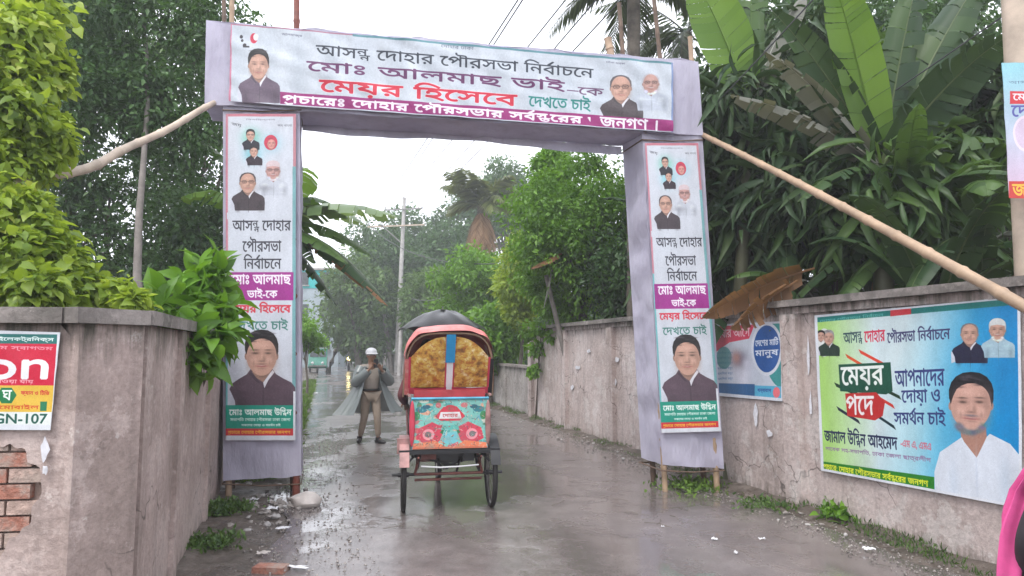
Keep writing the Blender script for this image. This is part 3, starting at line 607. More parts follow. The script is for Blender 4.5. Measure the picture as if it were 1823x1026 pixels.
def rick_print():
    c = Canvas(800, 560, (120, 190, 180)); g = random.Random(3)
    for k in range(46):
        x, y = g.random() * 800, g.random() * 560; c.ell(x, y, 18 + 40 * g.random(), 12 + 26 * g.random(), g.choice([(64, 150, 150), (232, 222, 205), (214, 90, 96), (60, 120, 80), (230, 150, 120), (96, 180, 200)]), .8)
    for e in (-1, 1):
        X = lambda d: 400 + e * d
        c.poly([(X(60), 330), (X(190), 260), (X(330), 330), (X(360), 450), (X(200), 540), (X(110), 470)], (205, 62, 84)); c.ell(X(230), 400, 62, 62, (232, 150, 160)); c.ell(X(235), 400, 34, 34, (120, 110, 110)); c.ell(X(300), 120, 60, 36, (40, 120, 130)); c.ell(X(250), 90, 42, 24, (30, 90, 110)); c.ell(X(350), 190, 34, 50, (60, 140, 90))
        c.poly([(X(40), 540), (X(160), 470), (X(390), 500), (X(390), 560), (X(40), 560)], (232, 130, 90)); c.poly([(X(50), 300), (X(110), 380), (X(80), 400)], (40, 110, 70))
    c.poly([(330, 90), (470, 90), (560, 200), (500, 250), (300, 250), (240, 200)], (206, 46, 66)); c.ell(400, 100, 54, 30, (190, 50, 60)); c.poly([(300, 150), (500, 150), (520, 225), (280, 225)], (226, 224, 226)); c.text('দোহার', 320, 190, 480, 190, 40, (190, 90, 90), bold=2)
    c.poly([(320, 300), (480, 300), (500, 350), (300, 350)], (90, 180, 170)); c.poly([(330, 380), (470, 380), (490, 480), (400, 520), (310, 480)], (110, 190, 200)); c.rect(0, 0, 800, 16, (96, 190, 190)); c.rect(0, 540, 800, 560, (206, 110, 80))
    for k in range(420):
        x, y = g.random() * 800, g.random() * 560; a_ = g.random() * 3.14; l = g.uniform(6, 30); w_ = g.uniform(2, 6); dx, dy = math.cos(a_) * l, math.sin(a_) * l
        if 285 < x < 515 and 140 < y < 235: continue
        c.poly([(x - dx, y - dy), (x - dy / l * w_, y + dx / l * w_), (x + dx, y + dy), (x + dy / l * w_, y - dx / l * w_)], g.choice([(226, 214, 196), (30, 90, 100), (190, 50, 66), (240, 180, 150), (50, 110, 70), (90, 60, 60), (150, 200, 200)]), .75)
    for k in range(60): c.soft(g.random() * 800, g.random() * 560, g.uniform(15, 60), g.uniform(8, 30), (150, 140, 130), .28)
    return c
M_RICKP = printmat('rickshaw_painting', rick_print(), .35)

# ------------------------------------------------------------------ the setting
A0 = gnd(1425, 905); A1 = gnd(985, 757)
WD = (A1 - A0).normalized(); WN = V((-WD.y, WD.x, 0))          # along the right wall, away from the camera; and its face normal, towards the road
if WN.x > 0: WN = -WN
def rw(s, t=0, z=0): return A0 + WD * s + WN * t + V((0, 0, z))      # s metres beyond the near pilaster, t metres out towards the road
mb = MB(); mb.grid(lambda u, v: V((-150 + 300 * u, -60 + 220 * v, -.03)), 30, 22)
tag(mb.build('ground', M_MUD), kind='structure')
# road sheet between the walls
def road_pt(u, v):
    s = -16 + 100 * v ** 1.6 * .95; e0, e1 = .30, 5.5
    w = noise.noise(V((s * .9, 0, 1))) * .14 + noise.noise(V((s * 3, 0, 5))) * .05; w2 = noise.noise(V((s * .7, 4, 1))) * .25 + noise.noise(V((s * 3, 9, 5))) * .07
    t = e0 + w + (e1 + w2 - e0 - w) * u; p = rw(s, t)
    p.z = .004 + .016 * noise.noise(V((p.x * .8, p.y * .8, 0))) + .006 * noise.noise(V((p.x * 2.5, p.y * 2.5, 3))) + .022 * math.sin(math.pi * u); return p
mb = MB(); mb.grid(road_pt, 34, 260); tag(mb.build('road', M_ROAD), kind='structure')
# earth verges at both sides
for nm, ta, tb, sd_ in (('verge', -.1, .42, 3), ('verge', 5.25, 6.6, 4)):
    def vp(u, v, ta=ta, tb=tb, sd_=sd_):
        s = -14 + 96 * v ** 1.5; t = ta + (tb - ta) * u; p = rw(s, t)
        h = (1 - u) if sd_ == 3 else u
        p.z = -.02 + .10 * h ** 1.3 + .045 * (noise.noise(V((p.x * 3, p.y * 3, sd_))) + .4 * noise.noise(V((p.x * 11, p.y * 11, sd_)))) * min(1, 3 * h + .25); return p
    mb = MB(); mb.grid(vp, 14, 300); tag(mb.build(nm, M_MUD), kind='structure')

def slab(p0, p1, z0, z1, th, nrm, nu=16, nv=10, amp=.012, seed=0):
    """a plastered slab with an uneven face; its face runs p0 -> p1, thickness th away from nrm"""
    m = MB(); p0, p1 = V(p0), V(p1); L_ = (p1 - p0).length
    def f(u, v):
        e = min(1, 8 * min(u, 1 - u, v + .1, 1 - v + .05)); p = p0.lerp(p1, u); n = noise.noise(V((u * L_ * 2.2 + seed, v * 4, seed))) + .5 * noise.noise(V((u * L_ * 8 + seed, v * 14, seed)))
        return V((p.x, p.y, z0 + (z1 - z0) * v)) + V(nrm) * amp * n * e
    m.grid(f, nu, nv); b = V(nrm) * -th
    m.add([p0 + V((0, 0, z0)), p1 + V((0, 0, z0)), p1 + V((0, 0, z1)), p0 + V((0, 0, z1)), p0 + b + V((0, 0, z0)), p1 + b + V((0, 0, z0)), p1 + b + V((0, 0, z1)), p0 + b + V((0, 0, z1))], [(1, 5, 6, 2), (4, 0, 3, 7), (3, 2, 6, 7), (5, 4, 7, 6)])
    return m
# right wall: pilasters every 2.46 m
S_STEP = 2.48
wall = thing('boundary_wall', 'tall grey plastered boundary wall on the right side of the road, behind the gate pillar and carrying the posters', 'wall', rw(0, 0, 0))
ks = list(range(-3, 4)); TOP = 2.27
def pk(k): return k * (S_STEP if k >= 0 else 2.95)
for k in ks:
    s0, s1 = pk(k) + .12, pk(k + 1) - .12
    slab(rw(s0, 0), rw(s1, 0), -.05, TOP - .14, .16, WN, 26, 22, .012, k * 3.3).build('wall_panel', M_PLR, wall)
    slab(rw(s0 - .12, .035), rw(s1 + .12, .035), TOP - .14, TOP - .06, .21, WN, 16, 2, .006, k * 1.7).build('top_beam', M_PLR, wall)
    slab(rw(s0 - .12, .12), rw(s1 + .118, .12), TOP - .06, TOP + .015, .36, WN, 20, 2, .010, k * 2.1).build('coping', M_COPE, wall)
for k in list(range(-3, 5)):
    slab(rw(pk(k) - .13, .085), rw(pk(k) + .13, .085), -.05, TOP - .142, .30, WN, 4, 18, .010, k + 9).build('pilaster', M_PLR, wall)
# torn paper left on the wall
def scrap(parent, p, ux, w, h, n, seed, name='paper_scrap', m=M_PAPER):
    g = random.Random(seed); mb = MB(); ctr = V(p) + V(n) * .02; pts = []
    for i in range(11):
        a = 2 * math.pi * i / 11; r = .55 + .5 * g.random(); pts.append(ctr + V(ux) * (w * .5 * r * math.cos(a)) + V((0, 0, 1)) * (h * .5 * r * math.sin(a)) + V(n) * .006 * g.random())
    k = len(pts); b = [q - V(n) * .003 for q in pts]
    mb.add([ctr + V(n) * .006] + pts + b, [(0, 1 + i, 1 + (i + 1) % k) for i in range(k)] + [(1 + i, 1 + k + i, 1 + k + (i + 1) % k, 1 + (i + 1) % k) for i in range(k)])
    return mb.build(name, m, parent)
for i, (px, py, w, h) in enumerate(((1348, 738, .10, .3), (1372, 772, .13, .1), (1095, 680, .28, .16), (1100, 640, .2, .12), (1020, 690, .25, .12), (1030, 655, .3, .1), (1050, 625, .2, .1), (955, 665, .2, .2), (1442, 640, .06, .5), (1446, 720, .05, .3))):
    d = onplane(px, py, A0, WN); scrap(wall, d, WD, w, h, WN, i)
# low wall beyond
low = thing('boundary_wall', 'low pale plastered wall running away along the right side of the road, past the rickshaw', 'wall', rw(4 * S_STEP + .3, 0, 0))
for k in range(17):
    s0 = 4 * S_STEP + .14 + k * 2.6; zt = 1.3
    slab(rw(s0, 0), rw(s0 + 2.36, 0), -.05, zt - .07, .14, WN, 8, 6, .012, k * 3.3).build('wall_panel', M_LOWW, low)
    slab(rw(s0 + 2.36, .04), rw(s0 + 2.6, .04), -.05, zt - .068, .22, WN, 2, 6, .006, k).build('pilaster', M_LOWW, low)
    slab(rw(s0, .05), rw(s0 + 2.6, .05), zt - .068, zt, .24, WN, 8, 1, .006, k).build('coping', M_COPE, low)
# left wall
B0 = gnd(390, 880); B1 = gnd(310, 1026); LT = 1.97
LD = (B0 - B1).normalized(); LN = V((LD.y, -LD.x, 0))
corner = B1 + LD * ((3.98 - B1.y) / LD.y)
lw = thing('boundary_wall', 'brown plastered boundary wall in the left foreground, curving round to a near corner, with bare bricks showing', 'wall', corner)
endp = corner + LD * 9.5
for i in range(4):
    a, b = corner + LD * (i * 2.37), corner + LD * (i * 2.37 + (2.37 if i < 3 else 2.37))
    a2 = a + LD * (.0 if i == 0 else .0)
    slab(a + LD * (.10 if i == 0 else 0), b, -.05, LT - .085, .08 if i == 0 else .2, LN, 30, 24, .016, 40 + i).build('wall_panel', M_PLL, lw)
    slab(a - LD * (.0 if i else .02) + LN * .05, b + LN * .05, LT - .085, LT, .3, LN, 24, 2, .012, 50 + i).build('coping', M_COPE, lw)
for q in (1.15, 3.0, 5.0): slab(corner + LD * q + LN * .035, corner + LD * (q + .16) + LN * .035, -.05, LT - .088, .1, LN, 3, 16, .01, q).build('pilaster', M_PLL, lw)
# near pilaster facing the camera, then the panel with the poster
PL = at(136, 700, 3.62); PL.z = 0; PR = V((corner.x, corner.y - .0, 0)); fn = V((PR - PL).normalized()); FN = V((fn.y, -fn.x, 0))
slab(PL, PR, -.05, LT - .087, .3, FN, 14, 26, .014, 61).build('pilaster', M_PLL, lw)
slab(PL - fn * .05 + FN * .05, PR + FN * .05, LT - .087, LT - .002, .32, FN, 10, 2, .01, 63).build('coping', M_COPE, lw)
QL = PL + V((-3.6, -.35, 0)) - FN * .07; QR = PL - FN * .07; qn = (QR - QL).normalized(); QN = V((qn.y, -qn.x, 0))
slab(QL + QN * .06 , QR + QN * .06 - qn * .02, LT - .087, LT - .002, .3, QN, 30, 2, .012, 65).build('coping', M_COPE, lw)
# panel with a ragged hole in the plaster, bricks behind
hc = onplane(2, 880, QR, QN); hx = abs((onplane(66, 880, QR, QN) - hc).length); hz = abs(onplane(2, 783, QR, QN).z - hc.z)
Lq = (QR - QL).length; uc = (V((hc.x, hc.y, 0)) - QL).dot(qn)
def panel_with_hole():
    m = MB(); n = 72; rings = []
    def pt(u, z, d=0): q = QL + qn * u; return V((q.x, q.y, z)) + QN * d
    for j in range(9):
        ring = []
        for i in range(n):
            a = 2 * math.pi * i / n; rr = 1 + .10 * math.sin(3 * a + 1) + .06 * math.sin(7 * a) + .05 * math.sin(13 * a + 2); du, dz = math.cos(a), math.sin(a)
            iu, iz = du * hx * rr, dz * hz * rr
            tx = ((Lq - uc) if du > 0 else uc) / max(1e-6, abs(du)); tz = ((LT - .087 - hc.z) if dz > 0 else (hc.z + .05)) / max(1e-6, abs(dz)); tt = min(tx, tz)
            k = (j / 8) ** 1.5; u = uc + iu * (1 - k) + du * tt * k; z = hc.z + iz * (1 - k) + dz * tt * k
            d = .012 * (noise.noise(V((u * 2.2, z * 3, 8))) + .5 * noise.noise(V((u * 8, z * 9, 8)))) * (1 if j < 8 else 0); ring.append(pt(u, z, d))
        rings.append(ring)
    inner = [p - QN * .035 + V((0, 0, 0)) for p in rings[0]]; rings = [inner] + rings
    vs = [p for r in rings for p in r]; fs = [(j * n + i, j * n + (i + 1) % n, (j + 1) * n + (i + 1) % n, (j + 1) * n + i) for j in range(9) for i in range(n)]
    m.add(vs, fs); m.build('wall_panel', M_PLL, lw)
    c0 = pt(uc - .12, hc.z, -.075); b = MB(); b.box(c0, (2.0 * hx + .26, .05, 2.2 * hz + .3), math.atan2(qn.y, qn.x)); b.build('mortar_bed', M_MORTAR, lw)
    me = {}
    for mi, mm in enumerate((M_BRICK, M_BRICKP)):
        q = MB(); q.box((0, 0, 0), (.238, .06, .071)); bm_ = q.build('brick', mm, lw, world=False); me[mi] = bm_.data
        bm_.data.materials[0] = mm; bpy.data.objects.remove(bm_)
    g = random.Random(5); row = 0; z = hc.z - hz * 1.15
    while z < hc.z + hz * 1.2:
        u = uc - hx * 1.3 - (.125 if row % 2 else 0)
        while u < uc + hx * 1.35:
            if ((u - uc) / (hx + .12)) ** 2 + ((z - hc.z) / (hz + .05)) ** 2 < 1.35:
                o = link('brick', me[0 if g.random() < .55 else 1], lw, pt(u, z, -.043 + .010 * g.random()) - V(lw.location)); o.rotation_euler = (g.uniform(-.02, .02), 0, math.atan2(qn.y, qn.x) + g.uniform(-.03, .03))
            u += .25
        z += .083; row += 1
panel_with_hole()

# ------------------------------------------------------------------ the gate
GL = gnd(397, 889); GR = gnd(1290, 876); GD = (GR - GL).normalized(); GN = V((GD.y, -GD.x, 0)); GB = V(WD) * .62     # front plane faces the camera
def gp(px, py, t=0): return onplane(px, py, GL, GN) + GN * t if t == 0 else onplane(px, py, GL + GN * t, GN)
gate = thing('bamboo_gate', 'election gate of bamboo poles wrapped in pale lilac cloth, spanning the road', 'gate', GL)
def cloth_box(name, q, depth, seed, faces='flrtb', amp=.03, nu=10, nv=40, parent=gate, m=M_CLOTH):
    """q = front corners TL TR BR BL; a cloth sleeve with soft folds"""
    TL, TR, BR, BL = q; bk = GB.normalized() * depth; mb = MB()
    def bil(a, b, c, d, u, v): return a.lerp(b, u).lerp(d.lerp(c, u), v)
    def side(a, b, c, d, nrm, nu, nv, s2):
        def f(u, v):
            p = bil(a, b, c, d, u, v); e = min(1, 6 * min(u, 1 - u) + .12)
            dg_ = noise.noise(V((p.x * 2.0 + p.z * 1.3, p.y * 2 + p.z * 1.1, s2))) + .6 * noise.noise(V((p.x * 5 + p.z * 4, p.z * 2.2 - p.x * 3, s2 + 4))) + .5 * (.5 - abs(noise.noise(V(((p.x + p.y) * 2.2 + p.z * 3.2, p.z * .6, s2 + 9)))) * 3)
            hem = V((0, 0, .03 * noise.noise(V((p.x * 4, p.y * 4, s2))))) if v > .99 else V((0, 0, 0))
            return p + nrm * amp * dg_ * e + hem
        mb.grid(f, nu, nv)
    fn_ = -bk.normalized()
    if 'f' in faces: side(TL, TR, BR, BL, fn_, nu, nv, seed)
    if 'l' in faces: side(TL + bk, TL, BL, BL + bk, -GD, 8, nv, seed + 1)
    if 'r' in faces: side(TR, TR + bk, BR + bk, BR, GD, 8, nv, seed + 2)
    if 'k' in faces: side(TR + bk, TL + bk, BL + bk, BR + bk, -fn_, nu, nv, seed + 3)
    if 'b' in faces: side(BL, BR, BR + bk, BL + bk, V((0, 0, -1)), nu, 6, seed + 5)
    if 't' in faces: side(TL + bk, TR + bk, TR, TL, V((0, 0, 1)), nu, 6, seed + 6)
    return mb.build(name, m, parent)
cloth_box('cloth_cover', [gp(397, 188), gp(534, 196), gp(536, 848), gp(397, 855)], .58, 3, 'flrk', nu=10, nv=46)
cloth_box('cloth_cover', [gp(1143, 238), gp(1250, 238), gp(1289, 834), gp(1180, 829)], .58, 13, 'flrk', amp=.045, nu=10, nv=46)
cloth_box('beam_cover', [gp(367, 36, .03), gp(1243, 110, .03), gp(1252, 241, .03), gp(364, 186, .03)], .66, 23, 'flrktb', nu=60, nv=10)
# valance below the beam, hung between the pillars at the back edge
bk = GB.normalized() * .56
a, b = gp(536, 196) + bk, gp(1140, 241) + bk
mb = MB(); mb.grid(lambda u, v: a.lerp(b, u) + V((0, 0, .02 - .10 * v * (1 + .25 * math.sin(u * 9)))) + GN * (.02 * math.sin(u * 37)), 60, 4); mb.build('valance', M_CLOTH, gate)
def bamboo(p0, p1, r0, r1, bend=0., n=18, node=.34, wob=0.):
    p0, p1 = V(p0), V(p1); L_ = (p1 - p0).length; m = MB(); pts = []; rr = []; k = max(6, int(L_ / node)); d = (p1 - p0).normalized()
    for i in range(k + 1):
        for e_, q_ in ((-.035, .97), (-.008, 1.13), (.008, 1.13), (.035, .97), (.5 * node, .95)):
            t = i / k + e_ / L_
            if not 0 <= t <= 1: continue
            p = p0.lerp(p1, t) + V((0, 0, -bend * math.sin(math.pi * t))) + V((noise.noise(V((t * 4, 1, 0))), 0, noise.noise(V((t * 4, 5, 0))))) * wob; pts.append(p); rr.append((r0 + (r1 - r0) * t) * q_)
    m.tube(pts, rr, 10); return m
def gpole(px, pyb, pxt, pyt, m=M_BAMBOO_DK, r=.035, back=0., name='pole'):
    g0 = gp(px, pyb) + GB.normalized() * back; g1 = gp(pxt, pyt) + GB.normalized() * back; g0.z = min(g0.z, 0) - .05 if back == 0 else -.05
    return bamboo(g0, g1, r * 1.1, r * .85).build(name, m, gate)
gpole(406, 888, 412, -40, M_BAMBOO, .035, .06); gpole(527, 890, 528, -60, M_BAMBOO_RED, .042, .05)
gpole(404, 880, 388, -50, M_BAMBOO_DK, .032, .5); gpole(520, 880, 470, 100, M_BAMBOO_DK, .035, .52)
gpole(1188, 872, 1150, 200, M_BAMBOO, .032, .05); gpole(1281, 874, 1232, 62, M_BAMBOO, .036, .05); gpole(1200, 868, 1132, -30, M_BAMBOO_DK, .036, .52, ); gpole(1290, 868, 1190, -60, M_BAMBOO_DK, .034, .45)
bamboo(gp(1120, 160) - GN * .5, gp(1096, 36) - GN * .5, .055, .05).build('pole', M_BAMBOO, gate)
for (x0, y0, x1, y1, bkk) in ((378, 172, 1246, 228, .08), (378, 172, 1246, 228, .5), (378, 48, 1236, 116, .1), (378, 48, 1236, 116, .5)):
    bamboo(gp(x0, y0) - GN * bkk, gp(x1, y1) - GN * bkk, .03, .026).build('crossbar', M_BAMBOO, gate)
for (x0, x1, y) in ((400, 532, 300), (400, 532, 560), (400, 532, 820)): bamboo(gp(x0, y) - GN * .09, gp(x1, y) - GN * .09, .02, .02).build('crossbar', M_BAMBOO, gate)
# banners hung on it
def banner(name, label, cat, q, m, off=.045, nu=60, nv=12, amp=.006, plane=None, seed=0, group=None, thick=.003, diag=1.):
    pl = plane or (GL + GN * off, GN); pp, nn = pl; TL, TR, BR, BL = [onplane(x, y, pp, nn) for x, y in q]; mb = MB()
    def f(u, v, d=0.):
        p = TL.lerp(TR, u).lerp(BL.lerp(BR, u), 1 - v)
        w = abs(noise.noise(V(((u * (TR - TL).length * 1.1 - (1 - v) * 1.1 * diag) * 2.3, seed, 0)))) + .4 * noise.noise(V((u * 9 + v * 6 * diag, seed + 3, 0)))
        return p + nn * (amp * w * 2 - d)
    mb.grid(f, nu, nv); back = MB(); mb.grid(lambda u, v: f(1 - u, v, thick), nu, nv)
    base = len(mb.v) // 2
    for i in range(base, len(mb.v)): u, v = mb.uv[i]; mb.uv[i] = (1 - u, v)
    o = mb.build(name, m); c0 = sum((V(x) for x in mb.v), V((0, 0, 0))) / len(mb.v)
    o.data.transform(Matrix.Translation(-c0)); o.location = c0
    return tag(o, label, cat, group)
banner('header_banner', 'wide banner with red and black lettering across the top of the gate', 'banner', HEAD_Q, M_HEAD, .085, 110, 18, .022, seed=2)
banner('pillar_banner', 'tall campaign banner with portraits on the left pillar of the gate', 'banner', [(402, 203), (527, 203), (526, 784), (402, 784)], M_PILP, .05, 12, 60, .007, seed=5, group='banners on the gate pillars')
banner('pillar_banner', 'tall campaign banner with portraits on the right pillar of the gate', 'banner', [(1148, 255), (1243, 255), (1283, 768), (1178, 771)], M_PILP, .05, 12, 60, .012, seed=8, group='banners on the gate pillars')
WP = (A0 + WN * .028, WN)
banner('wall_poster', 'large blue and green election poster with a bearded man in white, on the right wall', 'poster', BIG_Q, M_BIG, plane=(A0 + WN * .035, WN), nu=30, nv=24, amp=.004, seed=11)
banner('wall_poster', 'small faded poster with a blue oval on the right wall beside the gate pillar', 'poster', SML_Q, M_SML, plane=WP, nu=14, nv=12, amp=.005, seed=12)
banner('shop_poster', 'red and yellow shop poster with big white letters on the left wall', 'poster', LP_Q, M_LP, plane=(QR + QN * .03, QN), nu=20, nv=12, amp=.004, seed=13)
scrap(lw, onplane(84, 800, QR, QN), qn, .055, .17, QN, 77); scrap(lw, onplane(84, 835, QR, QN), qn, .03, .06, QN, 78)
for x0, x1, y in ((396, 536, 862), (397, 536, 196), (1178, 1289, 838), (1143, 1251, 249)):
    q0, q1 = gp(x0, y, .02), gp(x1, y, .02); k_ = GB.normalized() * .62; m_ = MB(); m_.tube([q0, q0.lerp(q1, .5) + V((0, 0, -.02)), q1, q1 + k_, q0 + k_, q0], .009, 6); m_.build('rope', M_BAMBOO_DK, gate)
# braces
o = bamboo(gp(385, 178) + GB * .1, at(-70, 352, 5.0), .034, .052, .14, wob=.10).build('bamboo_brace', M_BAMBOO_PALE); tag(o, 'pale crooked bamboo pole propping the gate, running down to the left through the vines', 'bamboo pole', 'poles propping the gate')
o = bamboo(gp(1252, 236) + GB * .1, at(1862, 567, 4.55), .034, .046, -.03).build('bamboo_brace', M_BAMBOO); tag(o, 'straight tan bamboo pole propping the gate, running down to the right wall', 'bamboo pole', 'poles propping the gate')

# ------------------------------------------------------------------ people
def tube_hand(mb, w, d, up, s=1., curl=.5):
    """palm, four fingers of unequal length, and a thumb"""
    w = V(w); d = V(d).normalized(); up = V(up); a = d.cross(up).normalized(); up = a.cross(d).normalized()
    mb.tube([w, w + d * .03 * s, w + d * .085 * s], [.021 * s, .03 * s, .033 * s], 8)
    for i, (o, l) in enumerate(((-.027, .068), (-.009, .078), (.010, .073), (.027, .055))):
        b = w + d * .078 * s + a * o * s; k1 = b + (d + up * -.25 * curl).normalized() * l * .5 * s; k2 = k1 + (d + up * -1.5 * curl).normalized() * l * .5 * s
        mb.tube([b, k1, k2], [.0095 * s, .0088 * s, .007 * s], 6)
    b = w + d * .03 * s - a * .024 * s; k = b + (d * .6 - a * .8).normalized() * .035 * s; mb.tube([b, k, k + (d - a * .1 - up * .4).normalized() * .03 * s], [.012 * s, .0105 * s, .008 * s], 6)
def person(label, loc, rz, J, shirt_m, trouser_m, shoe_m=M_BLACK, hair=True, hands=True, extra=None, name='person', skirt=False, group=None):
    """J: joint name -> position (local, facing +Y). One continuous body; clothes are children."""
    t = thing(name, label, 'person', loc, rz, group)
    r = dict(pelvis=(.125, .10), waist=(.12, .09), chest=(.145, .105), neckb=(.07, .065), neck=(.052, .055), jaw=(.064, .078), face=(.076, .094), skull=(.074, .09), top=(.045, .05),
             shl=.058, shr=.058, ell=.042, elr=.042, wrl=.026, wrr=.026, hil=.085, hir=.085, knl=.055, knr=.055, anl=.036, anr=.036, tol=.03, tor=.03)
    Eg = [('pelvis', 'waist'), ('waist', 'chest'), ('chest', 'neckb'), ('neckb', 'neck'), ('neck', 'jaw'), ('jaw', 'face'), ('face', 'skull'), ('skull', 'top'), ('chest', 'shl'), ('shl', 'ell'), ('ell', 'wrl'), ('chest', 'shr'), ('shr', 'elr'), ('elr', 'wrr'),
          ('pelvis', 'hil'), ('hil', 'knl'), ('knl', 'anl'), ('anl', 'tol'), ('pelvis', 'hir'), ('hir', 'knr'), ('knr', 'anr'), ('anr', 'tor')]
    vs, fs = skin({k: (J[k], r[k]) for k in r}, Eg, 'pelvis'); mb = MB(); mb.add(vs, fs)
    f = V(J['face']); ff = V((f - V(J['neck']))).cross(V((1, 0, 0))) * -1; fwd = V(J.get('look', (0, 1, 0))).normalized(); sdv = fwd.cross(V((0, 0, 1))).normalized()
    mb.ball(f + fwd * .092 + V((0, 0, -.004)), (.011, .014, .02), 8, 6); mb.ball(f + fwd * .09 + V((0, 0, -.048)), (.024, .008, .008), 8, 6)
    for e in (-1, 1): mb.ball(f + sdv * e * .078, (.012, .018, .03), 8, 6)
    if hands:
        for k in 'lr': d = V(J['wr' + k]) - V(J['el' + k]); tube_hand(mb, J['wr' + k], V(J.get('hd' + k, d)), J.get('hu' + k, (0, 0, 1)), 1., J.get('curl', .6))
    mb.build('body', M_SKIN, t, world=False)
    for e in (-1, 1): MB().ball(f + fwd * .077 + sdv * e * .032 + V((0, 0, .022)), (.014, .01, .008), 8, 6).build('eye', M_BLACK, t, world=False)
    if hair:
        h = MB(); h.ball((V(J['skull']) * .7 + V(J['face']) * .3) - fwd * .018 + V((0, 0, .02)), (.094, .11, .10), 14, 10); h.build('hair', M_HAIR, t, world=False)
    rs = dict(pelvis=(.155, .125), waist=(.15, .115), chest=(.17, .125), neckb=(.085, .075), shl=.075, shr=.075, ell=.056, elr=.056, wrl=.04, wrr=.04)
    JJ = dict(J); JJ['wrl'] = V(J['ell']).lerp(V(J['wrl']), .93); JJ['wrr'] = V(J['elr']).lerp(V(J['wrr']), .93)
    vs, fs = skin({k: (JJ[k], rs[k]) for k in rs}, [('pelvis', 'waist'), ('waist', 'chest'), ('chest', 'neckb'), ('chest', 'shl'), ('shl', 'ell'), ('ell', 'wrl'), ('chest', 'shr'), ('shr', 'elr'), ('elr', 'wrr')], 'pelvis')
    MB().add(vs, fs).build('shirt', shirt_m, t, world=False)
    rt = dict(pelvis=(.145, .118), hil=.105, hir=.105, knl=.075, knr=.075, anl=.055, anr=.055)
    JJ['anl'] = V(J['knl']).lerp(V(J['anl']), .93); JJ['anr'] = V(J['knr']).lerp(V(J['anr']), .93)
    vs, fs = skin({k: (JJ[k], rt[k]) for k in rt}, [('pelvis', 'hil'), ('hil', 'knl'), ('knl', 'anl'), ('pelvis', 'hir'), ('hir', 'knr'), ('knr', 'anr')], 'pelvis')
    MB().add(vs, fs).build('trousers', trouser_m, t, world=False)
    for k in 'lr':
        a = V(J['an' + k]); b = V(J['to' + k]); d = (b - a); d.z = 0; d = d.normalized(); m = MB()
        m.tube([a - d * .055 + V((0, 0, -.045)), a + V((0, 0, -.035)), V((b.x, b.y, a.z - .05)), V((b.x, b.y, a.z - .055)) + d * .05], [.036, .048, .042, .022], 10); m.tube([a + V((0, 0, .03)), a + V((0, 0, -.03))], [.05, .05], 10); m.build('shoe', shoe_m, t, world=False)
    if extra: extra(t, J)
    return t
STAND = dict(pelvis=(0, 0, .93), waist=(0, 0, 1.08), chest=(0, 0, 1.29), neckb=(0, 0, 1.43), neck=(0, 0, 1.49), jaw=(0, .015, 1.545), face=(0, .015, 1.60), skull=(0, 0, 1.655), top=(0, 0, 1.70),
             shl=(-.18, 0, 1.385), shr=(.18, 0, 1.385), ell=(-.24, .0, 1.12), elr=(.24, .0, 1.12), wrl=(-.25, .06, .87), wrr=(.25, .06, .87), hil=(-.09, 0, .88), hir=(.09, 0, .88), knl=(-.11, .02, .49), knr=(.11, .02, .49), anl=(-.12, 0, .10), anr=(.12, 0, .10), tol=(-.14, .11, .035), tor=(.14, .11, .035))
M_KHAKI = simple('khaki_cloth', (.27, .215, .165), .8, var=.12); M_KHAKI2 = simple('pale_khaki_cloth', (.36, .31, .26), .8, var=.1)
M_RAIN, _B, _N, _L = newmat('raincoat_grey'); _B.inputs['Base Color'].default_value = (.22, .25, .25, 1); _B.inputs['Roughness'].default_value = .25
_tr = _N.new('ShaderNodeBsdfTransparent'); _ms = _N.new('ShaderNodeMixShader'); _ms.inputs[0].default_value = .10; _L.new(_B.outputs[0], _ms.inputs[1]); _L.new(_tr.outputs[0], _ms.inputs[2]); _L.new(_ms.outputs[0], _N['Material Output'].inputs[0])
M_BELT = simple('dark_belt', (.02, .018, .016), .5)
J = dict(STAND); J.update(ell=(-.33, .05, 1.17), elr=(.30, .08, 1.17), wrl=(-.12, .27, 1.35), wrr=(.10, .27, 1.37), hdl=(.35, .1, .5), hdr=(-.35, .1, .5), hul=(0, -1, .2), hur=(0, -1, .2), knl=(-.10, .12, .50), anl=(-.13, .10, .10), tol=(-.19, .20, .035), knr=(.10, -.02, .49), anr=(.15, -.13, .11), tor=(.20, -.03, .035), look=(0, 1, -.1))
